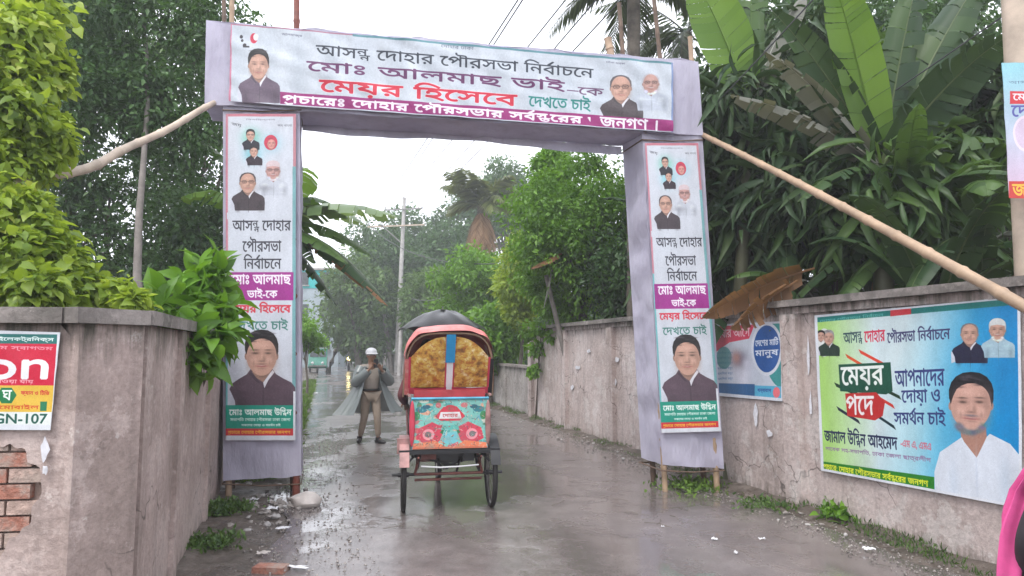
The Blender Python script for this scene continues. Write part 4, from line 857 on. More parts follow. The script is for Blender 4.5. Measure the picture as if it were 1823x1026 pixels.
def raincoat(t, J):
    m = MB()
    def f(u, v):   # open-fronted coat flaring to below the knee
        a = R(-55 + 290 * u) + math.pi * 0; z = 1.42 - .86 * v; fl = .17 + .22 * v ** 1.5 + .04 * v * math.sin(u * 31 + 1) + .025 * v * math.sin(u * 67) + .08 * v * v * (1 if math.cos(a) > 0 else .6)
        return V((math.cos(a) * fl * (1.05 + .25 * v), -math.sin(a) * fl * .62 * 1, z + .05 * v * noise.noise(V((u * 5, 2, 0)))))
    m.grid(f, 48, 16); m.build('raincoat', M_RAIN, t, world=False)
    for k in 'lr':
        s = MB(); a, b, c = V(J['sh' + k]), V(J['el' + k]), V(J['wr' + k]); s.tube([a, a.lerp(b, .5), b + V((0, 0, -.03)), b.lerp(c, .55) + V((0, 0, -.02)), b.lerp(c, .9)], [.10, .098, .10, .09, .075], 12, cap=False); s.build('sleeve', M_RAIN, t, world=False)
    b = MB(); b.torus((0, 0, .99), .137, .022, (0, 0, 1), 24, 6); o = b.build('belt', M_BELT, t, world=False); o.scale = (1.1, .9, 1)
    h = MB(); h.ball((0, 0, 1.675), (.105, .12, .085), 16, 10); h.grid(lambda u, v: V((math.sin((u - .5) * 2.4) * (.10 + .025 * v), math.cos((u - .5) * 2.4) * (.11 + .055 * v), 1.665 - .02 * v)), 12, 3); h.build('cap', M_WHITE, t, world=False)
    p = MB(); p.box((0, .30, 1.47), (.08, .012, .15)); p.build('phone', M_BLACK, t, world=False)
pp = gnd(658, 791); person('person in khaki, open grey raincoat and white cap, standing on the wet road', pp, R(180 + 28), J, M_KHAKI2, M_KHAKI, M_BLACK, hair=False, extra=raincoat)
# person at the right edge of the frame
M_DARKC = simple('dark_dress', (.03, .025, .03), .8); M_PINK = simple('pink_scarf', (.58, .07, .24), .7, var=.15)
J = dict(STAND)
for k in list(J): J[k] = tuple(V(J[k]) * .93)
J['ell'] = (-.26, .06, 1.03); J['wrl'] = (-.22, .2, .83)
def scarf(t, J):
    s = MB(); pts = [(.10, -.12, 1.36), (-.06, -.02, 1.37), (-.17, .07, 1.33), (-.23, .13, 1.20), (-.27, .15, 1.02), (-.30, .15, .80), (-.33, .14, .55)]
    s.tube(pts, [.03, .034, .03, .03, .034, .036, .04], 10)
    s = MB(); g_ = [V(p) for p in pts]
    def sc(u, v):
        k = min(5.999, v * 6); i = int(k); p = g_[i].lerp(g_[i + 1], k - i); a = u * 2 * math.pi; q = 1 + .28 * math.sin(a * 5 + v * 3) + .3 * noise.noise(V((u * 4, v * 9, 2))); return p + V((math.cos(a) * .05 * q, math.sin(a) * .028 * q, 0))
    s.grid(sc, 40, 30); s.build('scarf', M_PINK, t, world=False)
    s = MB(); s.grid(lambda u, v: V((math.cos(u * 6.283) * (.17 + .15 * v), math.sin(u * 6.283) * (.13 + .13 * v) , .95 - .82 * v)), 28, 10); s.build('skirt', M_DARKC, t, world=False)
w0 = at(1990, 880, 2.5); w0.z = 0; person('person in dark clothes with a bright pink scarf, cut off by the right edge', w0, R(-12), J, M_DARKC, M_DARKC, hair=True, extra=scarf)

# ------------------------------------------------------------------ cycle rickshaw
M_GOLD, B, N, L = newmat('gold_brocade'); v_ = obj_node(N, L); n1 = noise_node(N, L, v_, 11, 5, .65)
g1 = ramp_node(N, L, n1, [(.36, (.20, .085, .03)), (.47, (.55, .28, .05)), (.56, (.62, .42, .10)), (.66, (.78, .64, .38))]); g2_ = ramp_node(N, L, noise_node(N, L, obj_node(N, L, (1, 1, 1.6)), 23, 3), [(.55, 0.), (.60, 1.)])
L.new(mix_node(N, L, mul(N, L, g2_, .7), g1, (.42, .12, .03)), B.inputs['Base Color']); B.inputs['Roughness'].default_value = .45; bump_node(N, L, n1, B, .35, .015)
M_REDT = simple('red_trim', (.50, .045, .08), .5, var=.15); M_BLUE = simple('blue_strip', (.02, .26, .52), .4, var=.15); M_BLUEP = simple('blue_panel_paint', (.08, .38, .55), .4, var=.3)
M_HOOD, B, N, L = newmat('hood_cloth'); v_ = obj_node(N, L); g2 = ramp_node(N, L, noise_node(N, L, v_, 9, 6, .7), [(.35, (.46, .12, .12)), (.5, (.62, .18, .17)), (.62, (.66, .32, .28)), (.8, (.42, .40, .34))]); L.new(g2, B.inputs['Base Color']); B.inputs['Roughness'].default_value = .45; bump_node(N, L, noise_node(N, L, v_, 10, 4), B, .5, .03)
M_REDC = simple('hood_top_red', (.60, .17, .16), .5, var=.4, scale=7); M_SEAT = simple('red_seat', (.35, .03, .04), .5); M_WOOD = simple('painted_wood', (.32, .17, .16), .5, var=.5, scale=6)
rk_c = at(797, 836, 7.5); rk = thing('cycle_rickshaw', 'painted cycle rickshaw seen from behind, with red and gold folding hood, driving under the gate', 'rickshaw', (rk_c.x, rk_c.y, .014), R(10))
WR = .375
def wheel(c, parent, r=WR):
    c = V(c); w = MB().torus(c, r - .026, .027, (1, 0, 0), 40, 8).build('wheel', M_RUBBER, parent, world=False)
    MB().torus(c, r - .045, .012, (1, 0, 0), 40, 6).build('rim', M_STEEL, w, world=False)
    m = MB()
    for i in range(20):
        a = i * math.pi / 10; m.tube([c + V(((-1) ** i * .025, math.cos(a) * .02, math.sin(a) * .02)), c + V((0, math.cos(a + .15) * (r - .05), math.sin(a + .15) * (r - .05)))], .0028, 4)
    m.build('spokes', M_STEEL, w, world=False); MB().tube([c + V((-.06, 0, 0)), c + V((.06, 0, 0))], .026, 10).build('hub', M_BLACK, w, world=False); return w
for e in (-1, 1): wheel((e * .475, 0, WR), rk)
wheel((0, 1.55, WR), rk)
def fork(pts, nm, m=M_BLACK, r=.018): return MB().tube(pts, r, 8).build(nm, m, rk, world=False)
fork([(-.6, 0, WR), (.6, 0, WR)], 'axle', M_BLACK, .016)
for z, y, m_ in ((.335, -.10, M_RUST), (.40, -.14, M_RUST)): fork([(-.36, y, z), (.36, y, z)], 'bar', m_, .014)
for e in (-1, 1):
    fork([(e * .36, -.14, .40), (e * .30, -.14, .66)], 'bar', M_RUST, .014); fork([(e * .30, -.26, .64), (e * .30, 1.0, .60), (e * .04, 1.3, .56)], 'chassis_rail', M_BLACK, .018)
    m = MB()
    for k in range(3): m.tube([(e * .33, -.30 + k * .05, .60 - k * .02), (e * .33, 0, .43 + k * .018), (e * .33, .30 - k * .05, .60 - k * .02)], .011, 6)
    m.build('leaf_spring', M_RUST, rk, world=False); fork([(e * .30, 0, .62), (e * .33, 0, .45), (e * .36, 0, .38)], 'bracket', M_BLACK, .02)
    mg = MB(); mg.grid(lambda u, v: V((e * .475 + (v - .5) * .10, math.cos(R(20 + 140 * u)) * (WR + .04), WR + math.sin(R(20 + 140 * u)) * (WR + .04))), 16, 2); mg.grid(lambda u, v: V((e * .475 - (v - .5) * .10, math.cos(R(20 + 140 * u)) * (WR + .046), WR + math.sin(R(20 + 140 * u)) * (WR + .046))), 16, 2); mg.build('mudguard', M_BLACK if e > 0 else M_WOOD, rk, world=False)
    MB().box((e * .485, -.20, .71), (.13, .05, .16)).build('mudguard_plate', M_WOOD if e < 0 else M_BLACK, rk, world=False) if e < 0 else None
MB().box((0, -.285, .655), (1.06, .05, .045)).build('rear_bar', M_BLACK, rk, world=False)
for e in (-1, 1): MB().box((e * .50, -.20, .60), (.04, .05, .10)).build('rear_bar_end', M_BLACK, rk, world=False)
MB().box((0, .05, .56), (.30, .34, .10)).build('tool_box', M_BLACK, rk, world=False); MB().box((-.22, -.20, .60), (.16, .05, .07)).build('hinge_plate', M_RUST, rk, world=False); MB().box((.20, -.22, .59), (.12, .05, .09)).build('hinge_plate', M_BLACK, rk, world=False)
for x0_, z0_, x1_, z1_ in ((-.40, .60, .10, .47), (.40, .60, -.05, .47), (-.44, .52, -.30, .66), (.44, .52, .30, .66), (-.12, .56, -.10, .38), (.12, .56, .08, .38)): fork([(x0_, -.16, z0_), (x1_, -.10, z1_)], 'brace', M_BLACK, .012)
fork([(-.30, -.24, .50), (-.1, -.25, .485), (.12, -.25, .49), (.31, -.24, .50)], 'bar', M_WHITE, .008)
fork([(0, .1, .42), (0, 1.0, .33)], 'chain_tube', M_BLACK, .02); MB().torus((.03, 1.0, .33), .09, .012, (1, 0, 0), 24, 6).build('chainring', M_STEEL, rk, world=False)
m = MB(); m.tube([(0, 1.0, .33), (0, .85, .85)], .02, 8); m.tube([(0, 1.0, .33), (0, 1.38, .85)], .02, 8); m.tube([(0, .87, .78), (0, 1.36, .82)], .02, 8); m.tube([(.05, 1.55, WR), (.05, 1.42, .72), (0, 1.38, .8), (-.05, 1.42, .72), (-.05, 1.55, WR)], .014, 8); m.build('front_frame', M_BLACK, rk, world=False)
MB().tube([(-.30, 1.22, 1.02), (-.2, 1.32, 1.0), (0, 1.36, .98), (.2, 1.32, 1.0), (.30, 1.22, 1.02)], .014, 8).build('handlebar', M_STEEL, rk, world=False); MB().ball((0, .84, .9), (.09, .13, .045), 12, 8).build('saddle', M_BLACK, rk, world=False)
# body box
def panel(name, q, m, th=.012, n=(10, 6), nrm=(0, -1, 0)):
    q = [V(x) for x in q]; nrm = V(nrm); b = MB(); b.grid(lambda u, v: q[3].lerp(q[2], u).lerp(q[0].lerp(q[1], u), v), *n)
    c = [x - nrm * th for x in q]; b.add(q + c, [(0, 3, 7, 4), (1, 5, 6, 2), (0, 4, 5, 1), (3, 2, 6, 7), (4, 7, 6, 5)]); return b.build(name, m, rk, world=False)
panel('rear_panel', [(-.405, -.262, 1.20), (.405, -.262, 1.20), (.395, -.30, .685), (-.395, -.30, .685)], M_RICKP)
MB().tube([(-.41, -.27, 1.205), (.41, -.27, 1.205)], .013, 8).build('top_rail', M_BLUEP, rk, world=False)
for e in (-1, 1):
    panel('side_panel', [(e * .41, -.26, 1.2), (e * .41, .35, 1.12), (e * .40, .42, .68), (e * .40, -.29, .68)][:: 1], M_BLUEP, nrm=(e, 0, 0)); MB().tube([(e * .43, -.24, 1.24), (e * .45, .15, 1.22), (e * .44, .42, 1.08), (e * .42, .45, .7)], .016, 8).build('armrest', M_WOOD, rk, world=False)
    MB().ball((e * .40, -.30, .95), (.03, .02, .24), 8, 10).build('tassel', M_WOOD if e > 0 else M_REDT, rk, world=False)
MB().box((0, .08, .66), (.80, .74, .03)).build('floor', M_WOOD, rk, world=False); MB().box((0, .1, .92), (.78, .5, .14)).build('seat', M_SEAT, rk, world=False); MB().box((0, .62, .45), (.62, .4, .025)).build('footboard', M_WOOD, rk, world=False)
MB().box((0, -.18, 1.12), (.76, .07, .34)).build('backrest', M_SEAT, rk, world=False)
# hood: five hoops turning on a pivot, cloth stretched between
def hoop(a, u, w=.50, L_=.76):
    """a = lean from vertical, u 0..1 across; rounded arch"""
    th = math.pi * (1 - u); x = math.copysign(abs(math.cos(th)) ** .50, math.cos(th)) * w; h = abs(math.sin(th)) ** .46 * L_
    w2 = 1 - .06 * (h / L_) ; return V((x * w2, .02 + math.sin(a) * h, 1.21 + math.cos(a) * h))
angs = [R(-24), R(-8), R(14), R(36), R(58)]
h = MB(); h.grid(lambda u, v: hoop(angs[0] + (angs[4] - angs[0]) * v, u, .505, .765 - .10 * v + .0 + -.012 * abs(math.sin(v * 4 * math.pi))), 40, 24); h.build('hood', M_HOOD, rk, world=False)
h2 = MB(); h2.grid(lambda u, v: hoop(R(-27) + R(34) * v, .10 + .76 * u, .52, .795 - .02 * v + .008 * math.sin(u * 25)), 30, 8); h2.build('hood_top_flap', M_REDC, rk, world=False)
for a in angs: MB().tube([hoop(a, u / 24, .49, .75) for u in range(25)], .010, 6).build('hood_rib', M_BAMBOO, rk, world=False)
def backpt(x, z, d=0.): k = (z - 1.21) / math.cos(R(-24)); return V((x, .02 + math.sin(R(-24)) * k - d - .02, z))
def arch_z(x, s=1.): 
    t = min(1, abs(x) / .49); return 1.21 + .70 * (1 - t ** 4) ** .4
for e in (-1, 1):
    def bp(u, v, e=e):
        x = e * (.045 + .375 * u); zt = min(arch_z(x) - .04, 1.855 - .22 * u ** 2.2); z = 1.31 + (zt - 1.31) * v; return backpt(x, z, .015 + .022 * math.sin(math.pi * u) * math.sin(math.pi * v))
    m = MB(); m.grid(bp, 14, 14); m.build('back_panel', M_GOLD, rk, world=False)
    m = MB(); m.grid(lambda u, v: backpt(e * (.03 + .40 * u), 1.245 + .07 * v - .015 * math.sin(u * 3), .03), 10, 2); m.build('red_border', M_REDT, rk, world=False)
    MB().tube([bp(1, v / 10) + V((e * .008, -.006, 0)) for v in range(11)], .012, 6).build('red_piping', M_REDT, rk, world=False); m = MB(); m.tube([bp(0, v / 10) + V((-e * .004, -.006, 0)) for v in range(11)], .010, 6); m.build('red_piping', M_REDT, rk, world=False)
    m = MB(); m.grid(lambda u, v: backpt(e * (.42 + .06 * u), 1.23 + (min(arch_z(.40 + .05 * u) - .02, 1.62) - 1.23) * v, .002), 3, 10); m.build('side_gusset', M_BLACK if e > 0 else M_HOOD, rk, world=False)
m = MB(); m.grid(lambda u, v: backpt(-.05 + .10 * u, 1.58 + .30 * v, .045), 2, 6); m.build('blue_strip', M_BLUE, rk, world=False)
m = MB(); m.grid(lambda u, v: backpt(-.04 + .08 * u, 1.27 + .31 * v, .028), 2, 6); m.build('white_strip', M_WHITE, rk, world=False)
rk.scale = (1, 1, 1)
def rk_w(p): return rk.matrix_basis @ V(p)
# sitting passenger and the puller
SIT = dict(STAND)
def sit(dy, dz, lean=0., armf=.3):
    S = {}; 
    for k in ('pelvis', 'waist', 'chest', 'neckb', 'neck', 'jaw', 'face', 'skull', 'top', 'shl', 'shr'):
        x, y, z = STAND[k]; z -= .93; S[k] = (x, y + z * math.sin(lean), z * math.cos(lean))
    for e, k in ((-1, 'l'), (1, 'r')):
        s = V(S['sh' + k]); S['el' + k] = tuple(s + V((e * .10, .05, -.27))); S['wr' + k] = tuple(s + V((e * .02, armf, -.30))); S['hi' + k] = (e * .09, .03, -.02); S['kn' + k] = (e * .13, .44, .02); S['an' + k] = (e * .12, .50, -.38); S['to' + k] = (e * .13, .62, -.44)
    return S
M_MAROON = simple('maroon_shirt', (.13, .04, .045), .8, var=.2); M_LUNGI = simple('checked_lungi', (.14, .12, .16), .8, var=.4)
pa = rk_w((-.22, .16, 1.01)); S = sit(0, 0); S['ell'] = (-.29, -.03, .20); S['wrl'] = (-.24, .17, .10)
person('person in a maroon shirt sitting in the rickshaw, elbow showing left of the hood', pa, R(10), S, M_MAROON, M_BELT)
S = sit(0, 0, .35, .42)
S['knl'] = (-.12, .36, -.12); S['anl'] = (-.12, .18, -.50); S['tol'] = (-.12, .31, -.54); S['knr'] = (.12, .38, -.02); S['anr'] = (.12, .30, -.40); S['tor'] = (.12, .43, -.44)
pu = rk_w((0, .84, 1.0)); person('person pedalling the cycle rickshaw, hidden behind its hood', pu, R(10), S, M_LUNGI, M_LUNGI)
# umbrella
M_UMB = simple('black_umbrella_cloth', (.012, .012, .015), .3, var=.5); uc_ = at(788, 561, 8.5)
um = thing('umbrella', 'open black umbrella held up over the front of the rickshaw', 'umbrella', uc_ - V((0, 0, .05)))
m = MB(); nr = 8
def umf(u, v):
    a = 2 * math.pi * u; r = .56 * v; sc = 1 - .06 * abs(math.sin(a * nr / 2)) * v; z = .05 - .25 * v ** 1.9 + .03 * noise.noise(V((math.cos(a) * 2, math.sin(a) * 2, v * 2))) + .035 * abs(math.sin(a * nr / 2)) * v
    return uc_ + V((math.cos(a) * r * sc, math.sin(a) * r * sc, z))
m.grid(umf, 64, 10); m.build('canopy', M_UMB, um)
for i in range(nr): m = MB(); m.tube([umf(i / nr, v / 6) - V((0, 0, .006)) for v in range(7)], .003, 4); m.build('rib', M_STEEL, um)
MB().tube([uc_ + V((0, 0, .11)), uc_ - V((0, 0, .75))], .007, 6).build('shaft', M_STEEL, um); MB().tube([uc_ - V((0, 0, .75)), uc_ - V((0, 0, .84))], .014, 8).build('handle', M_BLACK, um)

# ------------------------------------------------------------------ vehicles far down the road
M_GRN = simple('green_paint', (.03, .20, .15), .35, var=.2); M_GLASS = simple('dark_glass', (.03, .04, .045), .08, bump=0); M_LAMP = simple('lit_headlamp', (1., .82, .35), .3, emit=6, bump=0, var=0); M_LAMPOFF = simple('headlamp_glass', (.6, .6, .6), .1, bump=0)
M_GREYB = simple('grey_blue_paint', (.16, .20, .24), .35)
def auto(loc, rz, label, body_m, sc=1.):
    t = thing('auto_rickshaw', label, 'auto rickshaw', loc, rz, 'three-wheeled vehicles far down the road')
    def P(mb, n, m, par=t): return mb.build(n, m, par, world=False)
    prof = [(-1.2, .35), (-1.25, 1.0), (-1.15, 1.62), (-.9, 1.72), (.45, 1.72), (.62, 1.62), (.85, 1.1), (1.25, .78), (1.32, .45), (1.2, .35)]; w = .62
    m = MB(); n = len(prof); m.add([(-w, y, z) for y, z in prof] + [(w, y, z) for y, z in prof], [(i, (i + 1) % n, n + (i + 1) % n, n + i) for i in range(n)] + [tuple(range(n))[::-1], tuple(range(n, 2 * n))]); P(m, 'body', body_m)
    m = MB(); m.add([(-.52, .665, 1.58), (.52, .665, 1.58), (.54, .86, 1.14), (-.54, .86, 1.14)], [(0, 1, 2, 3)]); P(m, 'windscreen', M_GLASS)
    for e in (-1, 1):
        m = MB(); m.box((e * .625, -.2, 1.3), (.012, 1.3, .5)); P(m, 'side_opening', M_GLASS); m = MB(); m.ball((e * .34, 1.27, .72), (.10, .05, .10)); P(m, 'headlight', M_LAMPOFF)
        m = MB(); m.torus((e * .58, -.85, .25), .19, .06, (1, 0, 0), 20, 8); P(m, 'wheel', M_RUBBER)
    m = MB(); m.torus((0, 1.15, .25), .19, .06, (1, 0, 0), 20, 8); P(m, 'wheel', M_RUBBER); m = MB(); m.box((0, 1.33, .52), (1.1, .05, .1)); P(m, 'bumper', M_STEEL); m = MB(); m.box((0, -.2, 1.755), (1.16, 1.3, .05)); P(m, 'roof', M_WHITE); return t
a_ = gnd(566, 664); auto(a_, R(180 + 14), 'green auto rickshaw coming up the far left side of the road, nearest of the row', M_GRN)
a_ = gnd(590, 652); auto(a_, R(180 + 14), 'grey blue auto rickshaw far down the road, behind the green one', M_GREYB)
a_ = gnd(609, 644); auto(a_, R(180 + 12), 'dark auto rickshaw farthest down the road, beside the motorcycle headlight', M_GREYB)
mc = gnd(621, 660); bike = thing('motorcycle', 'motorcycle with a lit yellow headlight riding up the far road', 'motorcycle', mc, R(180 + 10))
def PB(mb, n, m): return mb.build(n, m, bike, world=False)
for y in (-.65, .65): PB(MB().torus((0, y, .30), .25, .05, (1, 0, 0), 24, 8), 'wheel', M_RUBBER)
PB(MB().ball((0, .12, .80), (.15, .28, .13)), 'fuel_tank', M_REDT); PB(MB().ball((0, -.35, .78), (.13, .40, .06)), 'seat', M_BLACK); PB(MB().box((0, 0, .48), (.22, .38, .30)), 'engine', M_STEEL)
PB(MB().tube([(0, .65, .30), (0, .42, .95)], .035, 8), 'fork', M_STEEL); PB(MB().tube([(-.34, .30, 1.05), (0, .42, 1.0), (.34, .30, 1.05)], .016, 8), 'handlebar', M_STEEL); PB(MB().ball((0, .57, .95), (.15, .07, .15)), 'headlight', M_LAMP)
S = sit(0, 0, .1, .44); S['knl'] = (-.2, .38, -.08); S['knr'] = (.2, .38, -.08); S['anl'] = (-.2, .25, -.45); S['anr'] = (.2, .25, -.45); S['tol'] = (-.2, .38, -.5); S['tor'] = (.2, .38, -.5)
person('person riding the motorcycle far down the road', mc + Matrix.Rotation(R(190), 3, 'Z') @ V((0, -.25, .9)), R(190), S, M_GREYB, M_BELT)

# ------------------------------------------------------------------ poles and wires
ub = gnd(706, 664); ubd = ub.y; up_ = thing('utility_pole', 'tall concrete utility pole with crossarms beyond the rickshaw', 'utility pole', ub)
utop = at(720, 352, ubd); MB().tube([ub, ub.lerp(utop, .5), utop], [.20, .165, .12], 12).build('pole', M_CONC, up_)
arms = []
for py, hw, nm in ((374, 30, 1), (404, 45, 2)):
    k = (py - 352) / (664 - 352); c = utop.lerp(ub, k); wpx = 1200 / ubd; hwm = hw / wpx * 1.2; MB().box(c + V((0 if nm == 1 else -.5, -.15, 0)), (hwm * 2, .09, .10), R(-12)).build('crossarm', M_STEEL if nm == 1 else M_BAMBOO_PALE, up_)
    for e in (-1, -.5, .5, 1):
        q = c + V((e * hwm * .92 + (0 if nm == 1 else -.5), -.15 , .14)); MB().ball(q, (.07, .07, .11), 8, 6).build('insulator', M_WHITE, up_); arms.append(q)
c2 = utop.lerp(ub, .27); MB().tube([utop.lerp(ub, .16) + V((-1.6, 0, 0)), c2], .05, 6).build('brace', M_STEEL, up_)
M_WIRE = simple('wire', (.05, .05, .055), .6, bump=0)
def wire(a, b, sag, r, label, group='power lines'):
    a, b = V(a), V(b); m = MB(); m.tube([a.lerp(b, i / 40) - V((0, 0, 4 * sag * (i / 40) * (1 - i / 40))) for i in range(41)], r, 5); o = m.build('power_line', M_WIRE); tag(o, label, 'power line', group); return o
for i, ((xa, ya), (xb, yb)) in enumerate((((770, 250), (905, 0)), ((800, 250), (975, 0)), ((830, 255), (1010, 20)), ((853, 262), (1040, 30)), ((748, 262), (890, 10)))):
    a = arms[i % 4 + (4 if i == 4 else 0)]; q = at(xb, yb, 14); d = (q - a); b = a + d * 2.1; wire(a, b, .5, .016, 'thin overhead power line, %s of the five fanning out from the utility pole' % ('second from left', 'middle one', 'second from right', 'rightmost', 'leftmost')[i])
for i, (xa, ya, da, xb, yb, db) in enumerate(((1823 + 60, -40, 6, 1180, 420, 12), (1500, -60, 6, 1120, 330, 12))):
    wire(at(xa, ya, da), at(xb, yb, db), .1, .008, ('upper' if i == 0 else 'lower') + ' dark wire slanting across the banana leaves on the right', 'wires over the banana leaves')
wire(arms[4], at(880, 470, 24), .8, .02, 'upper slack cable from the utility pole to the trees on the right', 'slack cables at the utility pole'); wire(utop.lerp(ub, .55), at(830, 515, 26), .5, .03, 'lower slack cable from the utility pole to the trees on the right', 'slack cables at the utility pole')
for (px, pb, pt, r, lab, d0) in ((711, 668, 588, .16, 'short white concrete post left of the rickshaw', 0), (697, 664, 560, .17, 'pale bare tree trunk beside the white post', 1)):
    b = gnd(px, pb); t_ = at(px + (3 if d0 == 0 else -14), pt, b.y); o = MB().tube([b, b.lerp(t_, .5) + V((.06 * d0, 0, 0)), t_], [r, r * .9, r * .75], 10).build('concrete_post' if d0 == 0 else 'bare_tree', M_CONC if d0 == 0 else M_BARK_P); tag(o, lab, 'post' if d0 == 0 else 'tree')
# pole with the cut-off banner at the right edge
eb = at(1836, 500, 5.35); eb.z = 0; et = at(1812, -30, 5.35)
ep = thing('roadside_pole', 'thick pale pole behind the right wall, carrying a banner, cut off by the right edge', 'pole', eb); MB().tube([eb, eb.lerp(et, .5), et, et + V((0, 0, 1))], [.14, .13, .12, .11], 14).build('pole', M_BAMBOO_PALE, ep)
banner('hanging_banner', 'pink and blue campaign banner tied to the pole at the right edge', 'banner', RB_Q, M_EDGE, plane=(V((0, 5.12, 0)), V((0, -1, 0))), nu=12, nv=20, amp=.01, seed=21)

# ------------------------------------------------------------------ buildings
M_TURQ = simple('turquoise_paint', (.01, .42, .42), .5, var=.15); M_BLDG = simple('pale_blue_grey_wall', (.34, .40, .44), .8, var=.2, scale=1.5)
hb = V((-20.3, 62, 0)); hs = thing('house', 'pale grey three-storey house with a turquoise top floor, far behind the banana leaves', 'house', hb)
MB().box(hb + V((0, 2.2, 3.6)), (8.8, 4.4, 7.3)).build('wall', M_BLDG, hs); MB().box(hb + V((0, 2.2, 8.1)), (8.9, 4.5, 1.7)).build('upper_wall', M_TURQ, hs); MB().box(hb + V((0, 2.2, 9.05)), (9.4, 5.0, .2)).build('roof', M_CONC, hs)
for x, z in [(x, z) for z in (8.15, 5.2, 2.2) for x in (-3.2, -1.1, 1.0, 3.1)]:
    MB().box(hb + V((x, -.07, z)), (1.0, .06, 1.15)).build('window', M_GLASS, hs); MB().box(hb + V((x, -.12, z - .64)), (1.2, .16, .08)).build('sill', M_CONC, hs)
# ------------------------------------------------------------------ banana plants and palms
def banana_leaf(parent, base, tip, rise, width, m, seed, tear=.5, name='leaf', side=None, curl=.3, hang=.6):
    """a blade of strips hanging off an arched midrib; base and tip are world points"""
    g = random.Random(seed); base, tip = V(base), V(tip); n = 22; L_ = (tip - base).length; mid = base.lerp(tip, .5) + V((0, 0, rise))
    def mp(t): return base * (1 - t) ** 2 + mid * 2 * t * (1 - t) + tip * t * t
    def tg(t): return ((mid - base) * (1 - t) + (tip - mid) * t).normalized()
    mb = MB(); sv = V(side).normalized() if side else None
    for e in (-1, 1):
        t = .10; tint = g.random()
        while t < .995:
            dt = g.choice([.03, .05, .08, .12]) if tear > .1 else .2; t2 = min(1., t + dt); gap = .0012 + .014 * tear * tear * g.random()
            drp = hang * tear * (g.random() - .25); sk = .18 * tear * (g.random() - .5); tint = .45 * tint + .55 * g.random(); cols = []
            for tt in (t, t2 - gap):
                w = width * .5 * (max(0, math.sin(math.pi * min(1, (tt * .97 + .03)) ** .85)) ** .55); T_ = tg(tt); a = sv if sv is not None else T_.cross(V((0, 0, 1))).normalized(); a = (a - T_ * a.dot(T_)).normalized(); up = a.cross(T_); up = up if up.z > 0 else -up; p = mp(tt)
                row = []
                for k in range(4):
                    q = k / 3; dn = (curl + drp) * q * q * w + .0; row.append(p + a * e * w * q * (1 - .25 * min(1, abs(curl + drp)) * q) + T_ * w * (.35 + sk) * q - up * dn + up * .06 * w * math.sin(q * 3))
                cols.append(row)
            mb.add(cols[0] + cols[1], [(k, k + 1, 5 + k, 4 + k) if e > 0 else (4 + k, 5 + k, k + 1, k) for k in range(3)], tint); t = t2
    o = mb.build(name, m, parent); rb = MB().tube([mp(i / 12) for i in range(13)], [max(.004, width * .035 * (1 - i / 13)) for i in range(13)], 5); rb.t = [.95] * len(rb.v)
    rb.build('midrib', m, parent); return o
def banana(label, base, h, tips, seed, m=L_BAN, lean=(0, 0), r=.11, group='banana plants behind the walls', dry=4, wid=.5, rise=.7):
    base = V(base); t = thing('banana_plant', label, 'banana plant', base, 0, group); g = random.Random(seed); top = base + V((lean[0], lean[1], h))
    MB().tube([base.lerp(top, i / 6) for i in range(7)], [r * (1.2 - .5 * i / 6) for i in range(7)], 10).build('stem', simple_stem, t)
    for i, (tp, w, mm) in enumerate(tips): banana_leaf(t, top - V((0, 0, .1 * g.random())), tp, rise * (.7 + .6 * g.random()), w, mm or m, seed * 31 + i, tear=g.uniform(.3, .9))
    for i in range(dry):
        a = g.random() * 6.28; rr = g.uniform(.2, .6); s = top - V((0, 0, .2)); banana_leaf(t, s, s + V((math.cos(a) * rr, math.sin(a) * rr, -g.uniform(.8, 1.5))), .35, .3, L_DRY if g.random() < .6 else L_DRYG, seed * 77 + i, tear=1.)
    return t
simple_stem = simple('banana_stem', (.085, .085, .045), .6, var=.4, scale=3)
def around(top, n, seed, ln=1.9, z=(-.3, 1.2)):
    g = random.Random(seed); out = []
    for i in range(n):
        a = 2 * math.pi * (i + g.random() * .6) / n; l = ln * g.uniform(.7, 1.1); out.append((V(top) + V((math.cos(a) * l * .8, math.sin(a) * l * .8, g.uniform(*z))), g.uniform(.42, .6), None))
    return out
# left one behind the pillar
b = at(470, 560, 12.2); b.z = 0
banana('banana plant behind the left pillar, its torn leaves arching out over the road', b, 4.0, [(at(705, 385, 11.6), .95, L_PALEB), (at(660, 455, 12.0), .8, L_BAN), (at(684, 535, 11.8), .8, L_BAND), (at(650, 400, 12.6), .85, L_PALEB), (at(640, 500, 12.2), .7, L_BAND), (at(552, 300, 11.2), .9, L_BANB), (at(322, 352, 11.4), .9, L_BANB), (at(600, 370, 12), .7, L_BAN), (at(600, 545, 12.4), .6, L_BAND), (at(350, 250, 12), .6, None), (at(560, 470, 11.6), .6, L_BAND), (at(690, 545, 11.7), .4, L_RUST), (at(620, 470, 11.4), .6, L_BAN)], 3, L_BAN, rise=.55)
